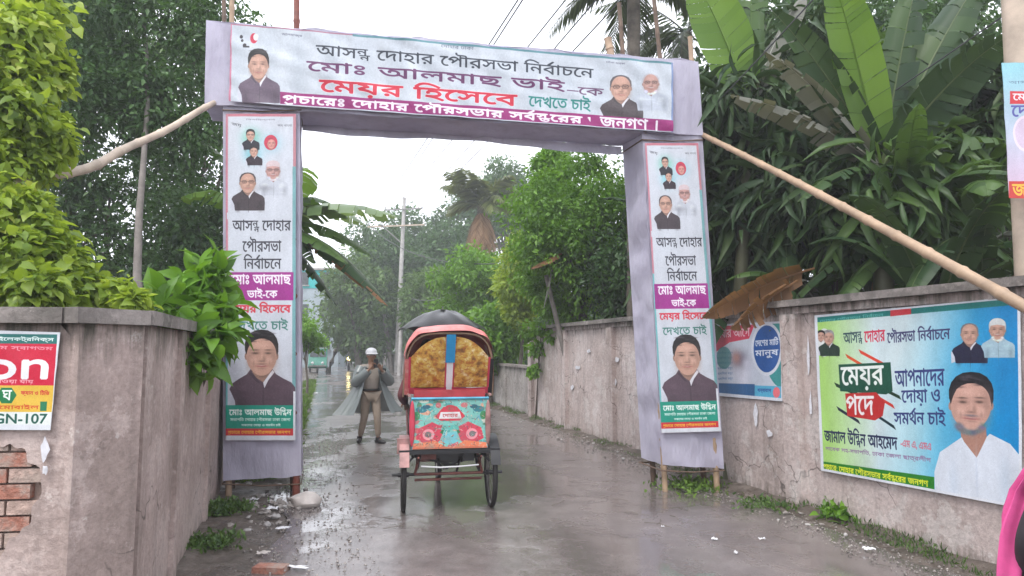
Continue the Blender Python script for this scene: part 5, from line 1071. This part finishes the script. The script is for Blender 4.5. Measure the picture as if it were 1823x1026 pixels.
# right thicket
WHERE = {1290: 'between the gate top and the straight bamboo pole', 1400: 'behind the middle of the straight bamboo pole', 1510: 'above the left end of the blue poster', 1610: 'leaning out over the middle of the blue poster', 1700: 'behind the lower end of the straight bamboo pole', 1760: 'close to the banner pole at the right edge',
         1460: 'low against the wall above the pilaster', 1210: 'directly behind the right gate pillar', 1350: 'far back above the small faded poster', 1580: 'far back in the middle of the thicket', 1850: 'behind the banner pole at the right edge', 1660: 'low against the wall above the blue poster', 1300: 'low behind the rusty dead leaf', 1740: 'low at the foot of the banner pole'}
for i, (px, dp, h, sd_) in enumerate(((1290, 11.5, 3.4, 11), (1400, 9.3, 3.2, 12), (1510, 10.2, 3.9, 13), (1610, 7.8, 3.0, 14), (1700, 9.2, 3.4, 15), (1760, 7.2, 2.9, 16), (1460, 8.6, 2.2, 17), (1210, 13.5, 4.0, 18), (1350, 12.5, 4.6, 19), (1580, 11.5, 4.8, 20), (1850, 8.5, 3.8, 21), (1660, 7.2, 2.1, 22), (1300, 9.8, 2.3, 23), (1740, 7.4, 2.0, 24))):
    b = at(px, 500, dp); b.z = 0; top = b + V((0, 0, h)); g = random.Random(sd_); tp = [(p, g.uniform(.26, .46), g.choice([L_BAND, L_BAND, L_BAN, L_DRYG])) for p, _, _ in around(top, 11, sd_, 2.0, (-1.5, 1.2))]
    banana('banana plant with torn dark leaves ' + WHERE[px], b, h, tp, sd_, L_BAND, dry=9, group='banana plants behind the right wall')
# the broad blades at the top right, on taller plants
b = at(1560, 500, 7.6); b.z = 0
tall = thing('banana_plant', 'tall banana plant with broad green blades filling the top right corner', 'banana plant', b)
top = at(1570, 300, 7.6); MB().tube([b, b.lerp(top, .5), top], [.14, .12, .09], 10).build('stem', simple_stem, tall)
for i, (x, y, d, w, mm) in enumerate(((1475, -70, 7.0, .55, L_BANB), (1375, 20, 7.3, .42, L_BAND), (1800, 60, 6.8, .6, L_BAND), (1760, -60, 7.8, .55, L_BAND), (1640, -60, 7.6, .45, L_BAND), (1300, 170, 7.6, .4, L_DRYG), (1790, 250, 7.2, .5, L_BAN), (1420, 360, 7.1, .4, L_BAND), (1360, 90, 7.4, .35, L_DRYG), (1700, 420, 7.3, .4, L_BAND))):
    banana_leaf(tall, top, at(x, y, d), .3, w, mm, 900 + i, tear=(.35, .8, .4, .7, .8)[i] if i < 5 else 1., side=(1, -.25, .25) if i < 5 else None, curl=.2, hang=.9)
b = at(1290, 500, 9.0); b.z = 0
t2 = thing('banana_plant', 'banana plant with one smooth bright green blade just right of the gate top', 'banana plant', b); top = at(1335, 190, 9.0); MB().tube([b, b.lerp(top, .5), top], [.10, .09, .07], 10).build('stem', simple_stem, t2)
for i, (x, y, d, w, mm) in enumerate(((1235, -40, 8.8, .75, L_BANB), (1340, -90, 9.2, .5, L_BAN), (1430, -10, 9.4, .45, L_DRYG), (1240, 200, 9.6, .4, L_BAND), (1440, 200, 9.2, .4, L_DRYG), (1400, 110, 8.8, .35, L_DRYG), (1270, 290, 8.8, .4, L_BAND))): banana_leaf(t2, top, at(x, y, d), .3, w, mm, 950 + i, tear=.15 if i < 1 else 1., side=(1, -.2, .2) if i < 2 else None, curl=.15, hang=1.)
# tangle of long drooping leaves in front of the stems
for i, (px, py, d, rx, rz, n_) in enumerate(((1330, 250, 9.3, 90, 130, 46), (1480, 330, 8.6, 110, 130, 56), (1620, 360, 7.9, 110, 110, 50), (1730, 250, 8.4, 80, 150, 46), (1300, 420, 9.6, 70, 90, 36), (1560, 200, 9.6, 90, 120, 40), (1440, 120, 10.2, 90, 110, 36))):
    sc_ = d / 1200; c_ = at(px, py, d); b_ = V((c_.x, c_.y, 0))
    tree('banana_thicket', 'tangle of long drooping dark leaves ' + ('right of the gate top', 'in the middle of the thicket behind the bamboo pole', 'above the middle of the blue poster', 'left of the banner pole', 'above the rusty dead leaf', 'below the broad bright blades', 'at the top, left of the broad bright blades')[i], b_, c_, (rx * sc_, .7, rz * sc_), n_, .42, 30, .50, (L_BAND, L_BAND, L_BAN)[i % 3], tr=.03, seed=60 + i, wr=.16, tmpl=LANCE, cat='plant', limbs=10, droop=.9, group='tangled plants behind the right wall', fill=.1)
# dead leaves draped on the wall top
dl = thing('dead_leaf', 'dry rusty brown dead banana leaf lying over the right wall beside the gate pillar', 'dead leaf', at(1340, 560, 8.0))
banana_leaf(dl, at(1450, 478, 7.9), at(1250, 566, 8.0), .12, .42, L_RUST, 5, tear=.35, name='blade', hang=1., side=(.1, -.5, .8)); banana_leaf(dl, at(1420, 500, 7.8), at(1300, 585, 7.8), .05, .4, L_RUST, 6, tear=.6, name='blade', hang=1.2, side=(.1, -.4, .8))
def frond(parent, base, tip, rise, ln, seed, m=L_PALM, n=46, name='frond', hang=.5, w=.035):
    g = random.Random(seed); base, tip = V(base), V(tip); mid = base.lerp(tip, .5) + V((0, 0, rise)); mb = MB()
    def mp(t): return base * (1 - t) ** 2 + mid * 2 * t * (1 - t) + tip * t * t
    for i in range(n):
        t = .12 + .88 * i / n; T_ = ((mid - base) * (1 - t) + (tip - mid) * t).normalized(); a = T_.cross(V((0, 0, 1))).normalized(); l = ln * math.sin(math.pi * min(1, t * .85 + .15)) ** .6 * g.uniform(.8, 1.1)
        for e in (-1, 1):
            d = (a * e * .75 + T_ * .75 + V((0, 0, -hang * g.uniform(.5, 1.3)))).normalized(); p = mp(t); q = p + d * l * .5; r_ = p + d * l + V((0, 0, -.12 * l)); s_ = T_ * w * l * 2
            mb.add([p - s_ * .4, p + s_ * .4, q + s_, r_, q - s_], [(0, 1, 2, 4), (4, 2, 3)], g.random())
    mb.tube([mp(i / 10) for i in range(11)], [.02 * (1.1 - i / 10) for i in range(11)], 5); return mb.build(name, m, parent)
def palm(label, base, top, n, ln, seed, m=L_PALM, tr=.13, skirt=None, leaf=.55, group=None, z=(-.9, 1.0)):
    base, top = V(base), V(top); t = thing('palm_tree', label, 'palm tree', base, 0, group); g = random.Random(seed); MB().tube([base.lerp(top, i / 10) for i in range(11)], [tr * (1 + .08 * (i % 2)) for i in range(11)], 10).build('trunk', M_BARK, t)
    for i in range(n):
        a = 2 * math.pi * (i + .5 * g.random()) / n; l = ln * g.uniform(.8, 1.1); dz = g.uniform(*z) * ln * .6; frond(t, top, top + V((math.cos(a) * l * .85, math.sin(a) * l * .85, dz)), .35 * l, leaf, seed * 9 + i, m)
    if skirt:
        for i in range(skirt): a = g.random() * 6.28; frond(t, top - V((0, 0, .2)), top + V((math.cos(a) * ln * .35, math.sin(a) * ln * .35, -ln * g.uniform(.8, 1.25))), .3 * ln, leaf * .8, seed * 19 + i, L_RUSTD, 30, 'dead_frond')
    return t
L_RUSTD = leafmat('leaf_dead_frond', (.17, .09, .045), (.36, .22, .12), .2, .7)
b = at(1120, 300, 13.5); b.z = 0; palm('palm tree with dark drooping fronds above the right end of the gate beam', b, at(1128, -40, 13.5), 15, 2.9, 4, z=(-1.2, .8), leaf=.62)
b = at(1215, 300, 15.5); b.z = 0; palm('palm tree with a thin crown just right of the gate beam', b, at(1222, 60, 15.5), 12, 2.6, 5, z=(-1.1, .7))
b = at(862, 560, 38); b.z = 0; palm('palm tree with a hanging skirt of brown dead fronds beyond the rickshaw', b, at(858, 368, 38), 18, 2.9, 6, L_OLIVE, .28, skirt=26, leaf=1.1, z=(-.6, 1.1))

# ------------------------------------------------------------------ trees
def TR(label, px, py_c, d, rx, rz, ncl, clr, per, size, lm, seed, tr=.14, ry=None, base_px=None, group=None, **k):
    """crown centred on a photo point at distance d; radii in photo pixels"""
    sc = d / 1200; c = at(px, py_c, d); b = at(base_px or px, 620, d); b.z = -.05
    return tree('tree', label, b, c, (rx * sc, (ry or rx) * sc, rz * sc), ncl, clr * sc, per, size, lm, tr=tr, seed=seed, group=group, **k)
b = gnd(292, 930, 0) ; b = at(276, 620, 9.6); b.z = 0
tree('tree', 'tall tree with a thin pale straight trunk and dense dark leaves behind the left wall', b, at(243, 100, 11.2), (1.9, .9, 1.9), 110, .45, 190, .10, L_DARK, tr=.085, bark=M_BARK_P, seed=2, limbs=0, top_r=.05)
TR('dense dark tree behind the left pillar, small gaps of sky between its leaves', 330, 190, 15.5, 120, 260, 105, 46, 140, .13, L_DARK, 3, .12)
TR('dark green tree above the vines at the far left, its top out of frame', 110, 130, 14, 150, 250, 105, 50, 150, .13, L_MID, 4, .13)
TR('shadowy low tree filling the gap below the straight trunk on the left', 200, 420, 14.5, 190, 150, 110, 55, 170, .12, L_DARK, 5, .1)
TR('dark shrubby tree directly behind the left pillar and wall', 360, 470, 13.5, 90, 130, 60, 45, 170, .12, L_DARK, 6, .08)
TR('rounded green bush beside the road just beyond the left pillar', 548, 592, 24, 32, 36, 30, 15, 130, .13, L_CREEP, 7, .05)
TR('hazy blue-green tree left of the utility pole', 640, 545, 48, 62, 95, 70, 26, 130, .32, L_MID, 9, .25)
TR('hazy dark tree closing the gap under the banana leaves, left of the person', 648, 555, 50, 52, 85, 90, 24, 150, .28, L_MID, 41, .2, base_px=585)
TR('dark hazy tree behind the person, left of the utility pole', 672, 500, 52, 62, 110, 110, 26, 150, .3, L_DARK, 42, .2)
TR('leafy tree between the utility pole and the rickshaw umbrella', 765, 545, 44, 52, 60, 70, 22, 150, .26, L_MID, 43, .2)
TR('hazy tree behind the house on the left', 560, 560, 78, 80, 70, 60, 24, 120, .36, L_MID, 10, .25)
TR('tall hazy dark tree directly behind the utility pole', 735, 480, 58, 80, 115, 110, 28, 150, .34, L_DARK, 11, .3)
TR('hazy tree overhanging the road between pole and palm', 790, 500, 50, 70, 100, 80, 28, 140, .3, L_DARK, 12, .3)
TR('tall dark round-topped tree on the skyline right of the palm', 905, 365, 52, 62, 82, 90, 22, 140, .3, L_DARK, 13, .3)
TR('skyline tree with an open crown left of the tall dark one', 842, 395, 60, 60, 60, 60, 22, 120, .32, L_DARK, 14, .3)
TR('bushy mid green tree over the low wall, right of the palm', 845, 520, 27, 72, 80, 80, 25, 150, .17, L_CREEP, 15, .12)
TR('spreading shrub with large leaves hanging over the low wall', 875, 605, 21, 55, 62, 60, 22, 120, .17, L_CREEP, 16, .08, tmpl=LANCE)
TR('bright yellow green bush where the tall wall begins', 925, 505, 20, 38, 90, 60, 20, 140, .14, L_VINE, 17, .08)
TR('tree smothered in bright green creeper behind the tall right wall', 1030, 420, 15.5, 115, 150, 190, 36, 200, .10, L_CREEP, 18, .16)
TR('narrow creeper-covered tree top rising just below the beam', 985, 320, 17, 34, 60, 50, 20, 180, .11, L_CREEP, 19, .1)
TR('dark tree behind the right pillar', 1130, 480, 14.5, 80, 120, 60, 38, 160, .12, L_DARK, 20, .12)
TR('dark leafy tree filling the gaps between the banana plants', 1420, 380, 15, 230, 180, 130, 70, 150, .16, L_DARK, 21, .15)
TR('dark leafy tree behind the banana plants at the far right', 1760, 330, 14, 170, 190, 110, 65, 150, .16, L_DARK, 22, .15)
TR('dark tree top behind the bright banana blades', 1500, 120, 16, 290, 170, 170, 75, 150, .17, L_DARK, 23, .15)
TR('dark tree low behind the thicket, above the small faded poster', 1330, 430, 13.2, 110, 130, 80, 50, 150, .14, L_DARK, 44, .12)
TR('dark tree low behind the thicket at the far right', 1640, 420, 13.2, 150, 130, 90, 55, 150, .14, L_DARK, 45, .12)
TR('hazy tree closing the end of the road', 610, 585, 82, 60, 50, 60, 20, 120, .4, L_MID, 24, .3)
TR('hazy tree beyond the bend of the road, behind the motorcycle', 665, 580, 75, 50, 75, 60, 20, 120, .4, L_DARK, 25, .3)
# climbing vine over a shrub at the left edge
def mass(name, label, cat, lm, pts, per, size, tmpl, seed, base, wr=.8, droop=.5, stems=6, kind=None, out=.4):
    g = np.random.default_rng(seed); C_ = np.array([list(p[0]) for p in pts]); rr = np.array([[p[1]] * 3 for p in pts])
    t = thing(name, label, cat, base); P, D, N_, S, W, ti = clump_leaves(g, C_, rr, per, size, wr, droop, out); v, f, ti = leafcloud(P, D, N_, S, W, ti, tmpl); npmesh('foliage', v, f, ti, lm, t)
    m = MB(); r_ = random.Random(seed)
    for i in range(stems):
        e = V(pts[r_.randrange(len(pts))][0]); b = V(base) + V((r_.uniform(-.2, .2), r_.uniform(-.1, .2), 0)); m.tube([b, b.lerp(e, .5) + V((0, .1, .2)), e], [.03, .02, .008], 6)
    m.build('stems', M_BARK, t); return t
pts = [(at(x, y, d), r) for x, y, d, r in ((30, 60, 5.6, .30), (60, 20, 5.9, .3), (-30, 120, 5.4, .4), (60, 150, 5.7, .27), (20, 200, 5.4, .3), (70, 235, 5.6, .24), (-20, 290, 5.3, .35), (60, 290, 5.6, .2), (40, 380, 5.2, .24), (-30, 400, 5.0, .3), (75, 430, 5.2, .2), (20, 460, 5.0, .28), (110, 470, 5.3, .17), (150, 505, 5.4, .15), (60, 520, 4.9, .2), (200, 525, 5.4, .13), (-50, 520, 4.9, .3), (120, 530, 5.2, .16), (235, 540, 5.3, .1), (95, 120, 6, .15), (100, 260, 5.8, .12))]
b = at(20, 600, 5.6); b.z = 0; mass('climbing_vine', 'bright yellow-green climbing vine heaped over the left edge above the near wall', 'vine', L_VINE, pts, 760, .075, LEAF8, 31, b, wr=.8, droop=.7, out=.15)
pts = [(at(x, y, d), r) for x, y, d, r in ((380, 500, 6.2, .15), (345, 500, 6.1, .18), (320, 540, 5.9, .2), (362, 555, 5.9, .18), (335, 600, 5.7, .16), (370, 605, 5.8, .14), (355, 645, 5.7, .11), (395, 545, 6.0, .08), (290, 555, 5.7, .14), (398, 590, 6.0, .06), (372, 480, 6.2, .1), (335, 640, 5.7, .1))]
b = at(318, 640, 7.4); b.z = 0; mass('leafy_shrub', 'shrub with broad pointed green leaves spilling over the left wall against the pillar', 'shrub', L_CREEP, pts, 44, .21, LANCE, 33, b, wr=.42, droop=.25, out=.3, stems=3)
pts = [(at(x, y, d), r) for x, y, d, r in ((955, 620, 16.3, .2), (965, 580, 16.0, .25), (975, 540, 15.8, .3), (950, 660, 16.3, .12), (985, 600, 15.6, .15), (940, 590, 16.6, .2))]
b = at(965, 640, 16.8); b.z = 0; mass('creeper', 'green creeper trailing down the tall right wall at its far end', 'creeper', L_CREEP, pts, 160, .11, LEAF4, 34, b)
# wooden post with a big dry leaf
b = rw(2.95 * S_STEP, -.32); tp = at(972, 490, b.y); post = MB().tube([b, b.lerp(tp, .5), tp], [.06, .055, .05], 9).build('wooden_post', M_BARK_P); tag(post, 'weathered wooden post standing at the wall under the dry leaf', 'post')
dl = thing('dead_leaf', 'large dry brown leaf hanging from the creeper above the wooden post', 'dead leaf', at(975, 470, b.y - .2)); banana_leaf(dl, at(1000, 452, b.y - .2), at(945, 478, b.y - .4), .03, .55, L_RUST, 8, tear=.3, name='blade', hang=.4); banana_leaf(dl, at(982, 480, b.y - .3), at(968, 548, b.y - .3), .02, .22, L_DRYG, 9, tear=.3, name='blade')
# far wood all round: reads as one mass
def far_wood():
    g = np.random.default_rng(77); Cs = []; rs = []
    for i in range(900):
        a = g.random() * 2 * math.pi; r = 78 + 30 * g.random(); x, y = math.cos(a) * r, 20 + math.sin(a) * r
        if y < -58: y = -58
        Cs.append((x, y, 1 + 6.5 * g.random() ** 1.2)); rs.append(1.6 + 1.4 * g.random())
    for i in range(320):   # belts beside the road behind both walls
        s = 22 + 60 * g.random(); sd2 = -1 if g.random() < .5 else 1; p = rw(s, -4 - 12 * g.random()) if sd2 > 0 else rw(s, 11 + 12 * g.random()); Cs.append((p.x, p.y, .8 + 3.6 * g.random())); rs.append(1.3 + .8 * g.random())
    P, D, N_, S, W, ti = clump_leaves(g, np.array(Cs), np.array(rs)[:, None] * np.ones(3), 190, .42, .6); v, f, ti = leafcloud(P, D, N_, S, W, ti); o = npmesh('far_wood', v, f, ti, L_DARK); tag(o, kind='stuff')
far_wood()

# ------------------------------------------------------------------ grass, litter and rubble
def blades(name, pts, seed, hgt=.09, w=.10, lm=L_GRASS):
    g = np.random.default_rng(seed); P = np.array(pts); n = len(P); D = g.normal(size=(n, 3)) * .5 + np.array([0, 0, 1.]); N_ = g.normal(size=(n, 3)); S = hgt * (.4 + g.random(n)); v, f, ti = leafcloud(P, D, N_, S, np.full(n, w), g.random(n)); return npmesh(name, v, f, ti, lm)
def strip(n, s0, s1, t0, t1, seed, thr=.0, pw=1.6):
    g = random.Random(seed); out = []
    while len(out) < n:
        s = s0 + (s1 - s0) * g.random() ** pw; t = t0 + (t1 - t0) * g.random()
        if noise.noise(V((s * 1.7, t * 3, seed))) > thr - .25 * g.random(): p = rw(s, t); out.append((p.x, p.y, .0 + .08 * max(0, (1 - abs(t - t0) / .5)) ))
    return out
o = blades('grass', strip(4200, -4, 26, .0, .30, 1, .22), 1, .05, .16, L_MID); tag(o, kind='stuff')
o = blades('grass', strip(4000, 3, 30, 5.45, 6.2, 2, .05, 1.3), 2, .16, .14); tag(o, kind='stuff')
def clump(label, px, py, n, sp, h, seed, lm=L_GRASS, broad=True):
    c = gnd(px, py); g = np.random.default_rng(seed); P = np.stack([c.x + g.normal(size=n) * sp, c.y + g.normal(size=n) * sp, .02 + np.abs(g.normal(size=n)) * h * .35], 1); D = g.normal(size=(n, 3)) * .7 + np.array([0, 0, .8]); N_ = g.normal(size=(n, 3)) + np.array([0, 0, 1]); S = h * (.3 + .6 * g.random(n))
    v, f, ti = leafcloud(P, D, N_, S, np.full(n, .45 if broad else .15), g.random(n), LANCE); o = npmesh('weed_clump', v, f, ti, lm, off=np.array([c.x, c.y, 0])); o.location = (c.x, c.y, 0); tag(o, label, 'weeds', kind='stuff')
clump('bright green weed clump at the foot of the right wall, under the blue poster', 1503, 928, 420, .085, .15, 1, L_CREEP)
clump('green weeds at the foot of the left wall, beside the left gate pillar', 400, 912, 900, .13, .09, 2, L_MID); clump('ragged weeds along the left wall nearest the camera', 365, 975, 600, .13, .08, 3, L_MID)
clump('low weeds under the right gate pillar', 1230, 872, 400, .2, .10, 4); clump('weeds at the road edge left of the standing person', 560, 640, 500, .5, .4, 5); clump('dark weeds by the right wall just left of the bright clump', 1360, 905, 300, .16, .08, 6, L_MID)
def rock(c, r, seed, m, name, label, cat, group): 
    g = random.Random(seed); b = MB().ball((0, 0, 0), (r * g.uniform(.7, 1.2), r * g.uniform(.7, 1.2), r * g.uniform(.4, .8)), 8, 5, lambda u: 1 + .28 * noise.noise(V(u) * 1.6 + V((seed, 0, 0)))); o = b.build(name, m, flat=True); o.location = c; o.rotation_euler = (0, 0, g.random() * 6); return tag(o, label, cat, group)
g = random.Random(9)
for i in range(70):
    px, py = g.gauss(472, 26), g.gauss(895, 24); c = gnd(px, max(862, py), .02); rock(c, g.uniform(.012, .045), i, g.choice([M_STONE, M_STONE, M_CONC]), 'stone', 'small pale stone in the wet rubble by the left gate pillar', 'stone', 'rubble by the left gate pillar')
for i in range(60):
    s = g.uniform(-1.5, 12); c = rw(s, g.uniform(.1, .75)); c.z = .03; rock(c, g.uniform(.01, .035), 100 + i, g.choice([M_STONE, M_CONC]), 'stone', 'small stone along the foot of the right wall', 'stone', 'stones at the foot of the right wall')
def flatlitter(px, py, w, h, seed, m, label, name='plastic_scrap', z=.03):
    c = gnd(px, py, z); g = random.Random(seed); mb = MB(); mb.grid(lambda u, v: c + V(((u - .5) * w * (1 + .2 * math.sin(v * 9 + seed)), (v - .5) * h * (1 + .2 * math.sin(u * 8)), .03 * abs(noise.noise(V((u * 3, v * 3, seed)))))), 8, 8); o = mb.build(name, m); tag(o, label, 'litter', 'scraps of litter on the road edge', 'thing')
for i, (px, py, w, h) in enumerate(((515, 1010, .28, .06), (468, 985, .10, .06), (505, 940, .12, .08), (1272, 960, .05, .04), (1180, 938, .03, .02), (1548, 978, .09, .05), (1356, 960, .05, .03), (1310, 985, .03, .03), (486, 905, .12, .09), (452, 890, .1, .06), (560, 700, .2, .2))): flatlitter(px, py, w, h, i, M_PLASTIC if i != 1 else M_SACK, 'pale scrap of litter ' + ('beside the loose brick at the bottom edge', 'just above the loose brick at the bottom edge', 'on the mud between the brick and the left gate pillar', 'on the road in front of the right gate pillar', 'tiny, on the road left of the right gate pillar', 'below the bright weed clump by the right wall', 'on the road below the small faded poster', 'on the road right of centre, nearest the camera on that side', 'in the rubble next to the slumped sack', 'in the rubble below the left pillar banner', 'at the far left road edge beyond the gate')[i])
def gritty(n, s0, s1, t0, t1, seed, z0=.0):
    g = np.random.default_rng(seed); vs = []; fs = []
    for i in range(n):
        s_ = s0 + (s1 - s0) * g.random() ** 1.4; p = rw(s_, t0 + (t1 - t0) * g.random()); r_ = .005 + .011 * g.random() ** 2; o_ = len(vs); q = g.normal(size=(6, 3)) * .25
        for k, d in enumerate(((1, 0, 0), (-1, 0, 0), (0, 1, 0), (0, -1, 0), (0, 0, .7), (0, 0, -.7))): vs.append(np.array([p.x, p.y, z0 + .4 * r_]) + (np.array(d) + q[k]) * r_)
        fs += [(o_ + a, o_ + b, o_ + c) for a, b, c in ((0, 2, 4), (2, 1, 4), (1, 3, 4), (3, 0, 4), (2, 0, 5), (1, 2, 5), (3, 1, 5), (0, 3, 5))]
    o = npmesh('gravel', np.array(vs), np.array(fs), g.random(len(vs)), M_STONE); return tag(o, kind='stuff')
gritty(2600, -5, 9, .15, .75, 5, .015); gritty(3000, -6, 9, 4.6, 5.7, 6, .02)
# slumped sack by the left pillar, brick slab at the bottom edge
c = gnd(546, 905); sk = MB().ball((0, 0, 0), (.17, .12, .10), 22, 14, lambda u: 1 + .22 * noise.noise(V(u) * 1.5 + V((3, 1, 0))) + .06 * noise.noise(V(u) * 6)).build('sack', M_SACK); sk.location = (c.x - .02, c.y + .05, .06); tag(sk, 'slumped whitish sack on the road at the foot of the left gate pillar', 'sack')
c = gnd(482, 1019); sl = MB().box((0, 0, 0), (.26, .13, .06), 0, taper=.96).build('brick', M_BRICK); sl.location = (c.x, c.y, .022); sl.rotation_euler = (0, 0, R(-6)); tag(sl, 'loose reddish brick half sunk in the road at the bottom edge', 'brick')
g = random.Random(4)
for i in range(40):
    c = gnd(g.uniform(520, 1250), g.uniform(800, 940), .03); a = g.random() * 3; l = g.uniform(.05, .16); m = MB().tube([(-l * math.cos(a), -l * math.sin(a), 0), (0, 0, .008), (l * math.cos(a + .4), l * math.sin(a + .4), 0)], .003, 4); o = m.build('twig', M_BARK); o.location = c; tag(o, 'thin dark twig lying on the wet road by the gate', 'twig', 'twigs scattered on the wet road')

# ------------------------------------------------------------------ rain haze
hz_m = bpy.data.materials.new('rain_haze'); hz_m.use_nodes = True; hz_m.node_tree.nodes.clear(); _o = hz_m.node_tree.nodes.new('ShaderNodeOutputMaterial'); _v = hz_m.node_tree.nodes.new('ShaderNodeVolumePrincipled')
_v.inputs['Color'].default_value = (.90, .93, .97, 1); _v.inputs['Density'].default_value = .0024; _v.inputs['Anisotropy'].default_value = .1; hz_m.node_tree.links.new(_v.outputs[0], _o.inputs['Volume'])
hz = MB().box((0, 50, 9.5), (310, 230, 21.1)).build('haze', hz_m, flat=True); tag(hz, kind='stuff')
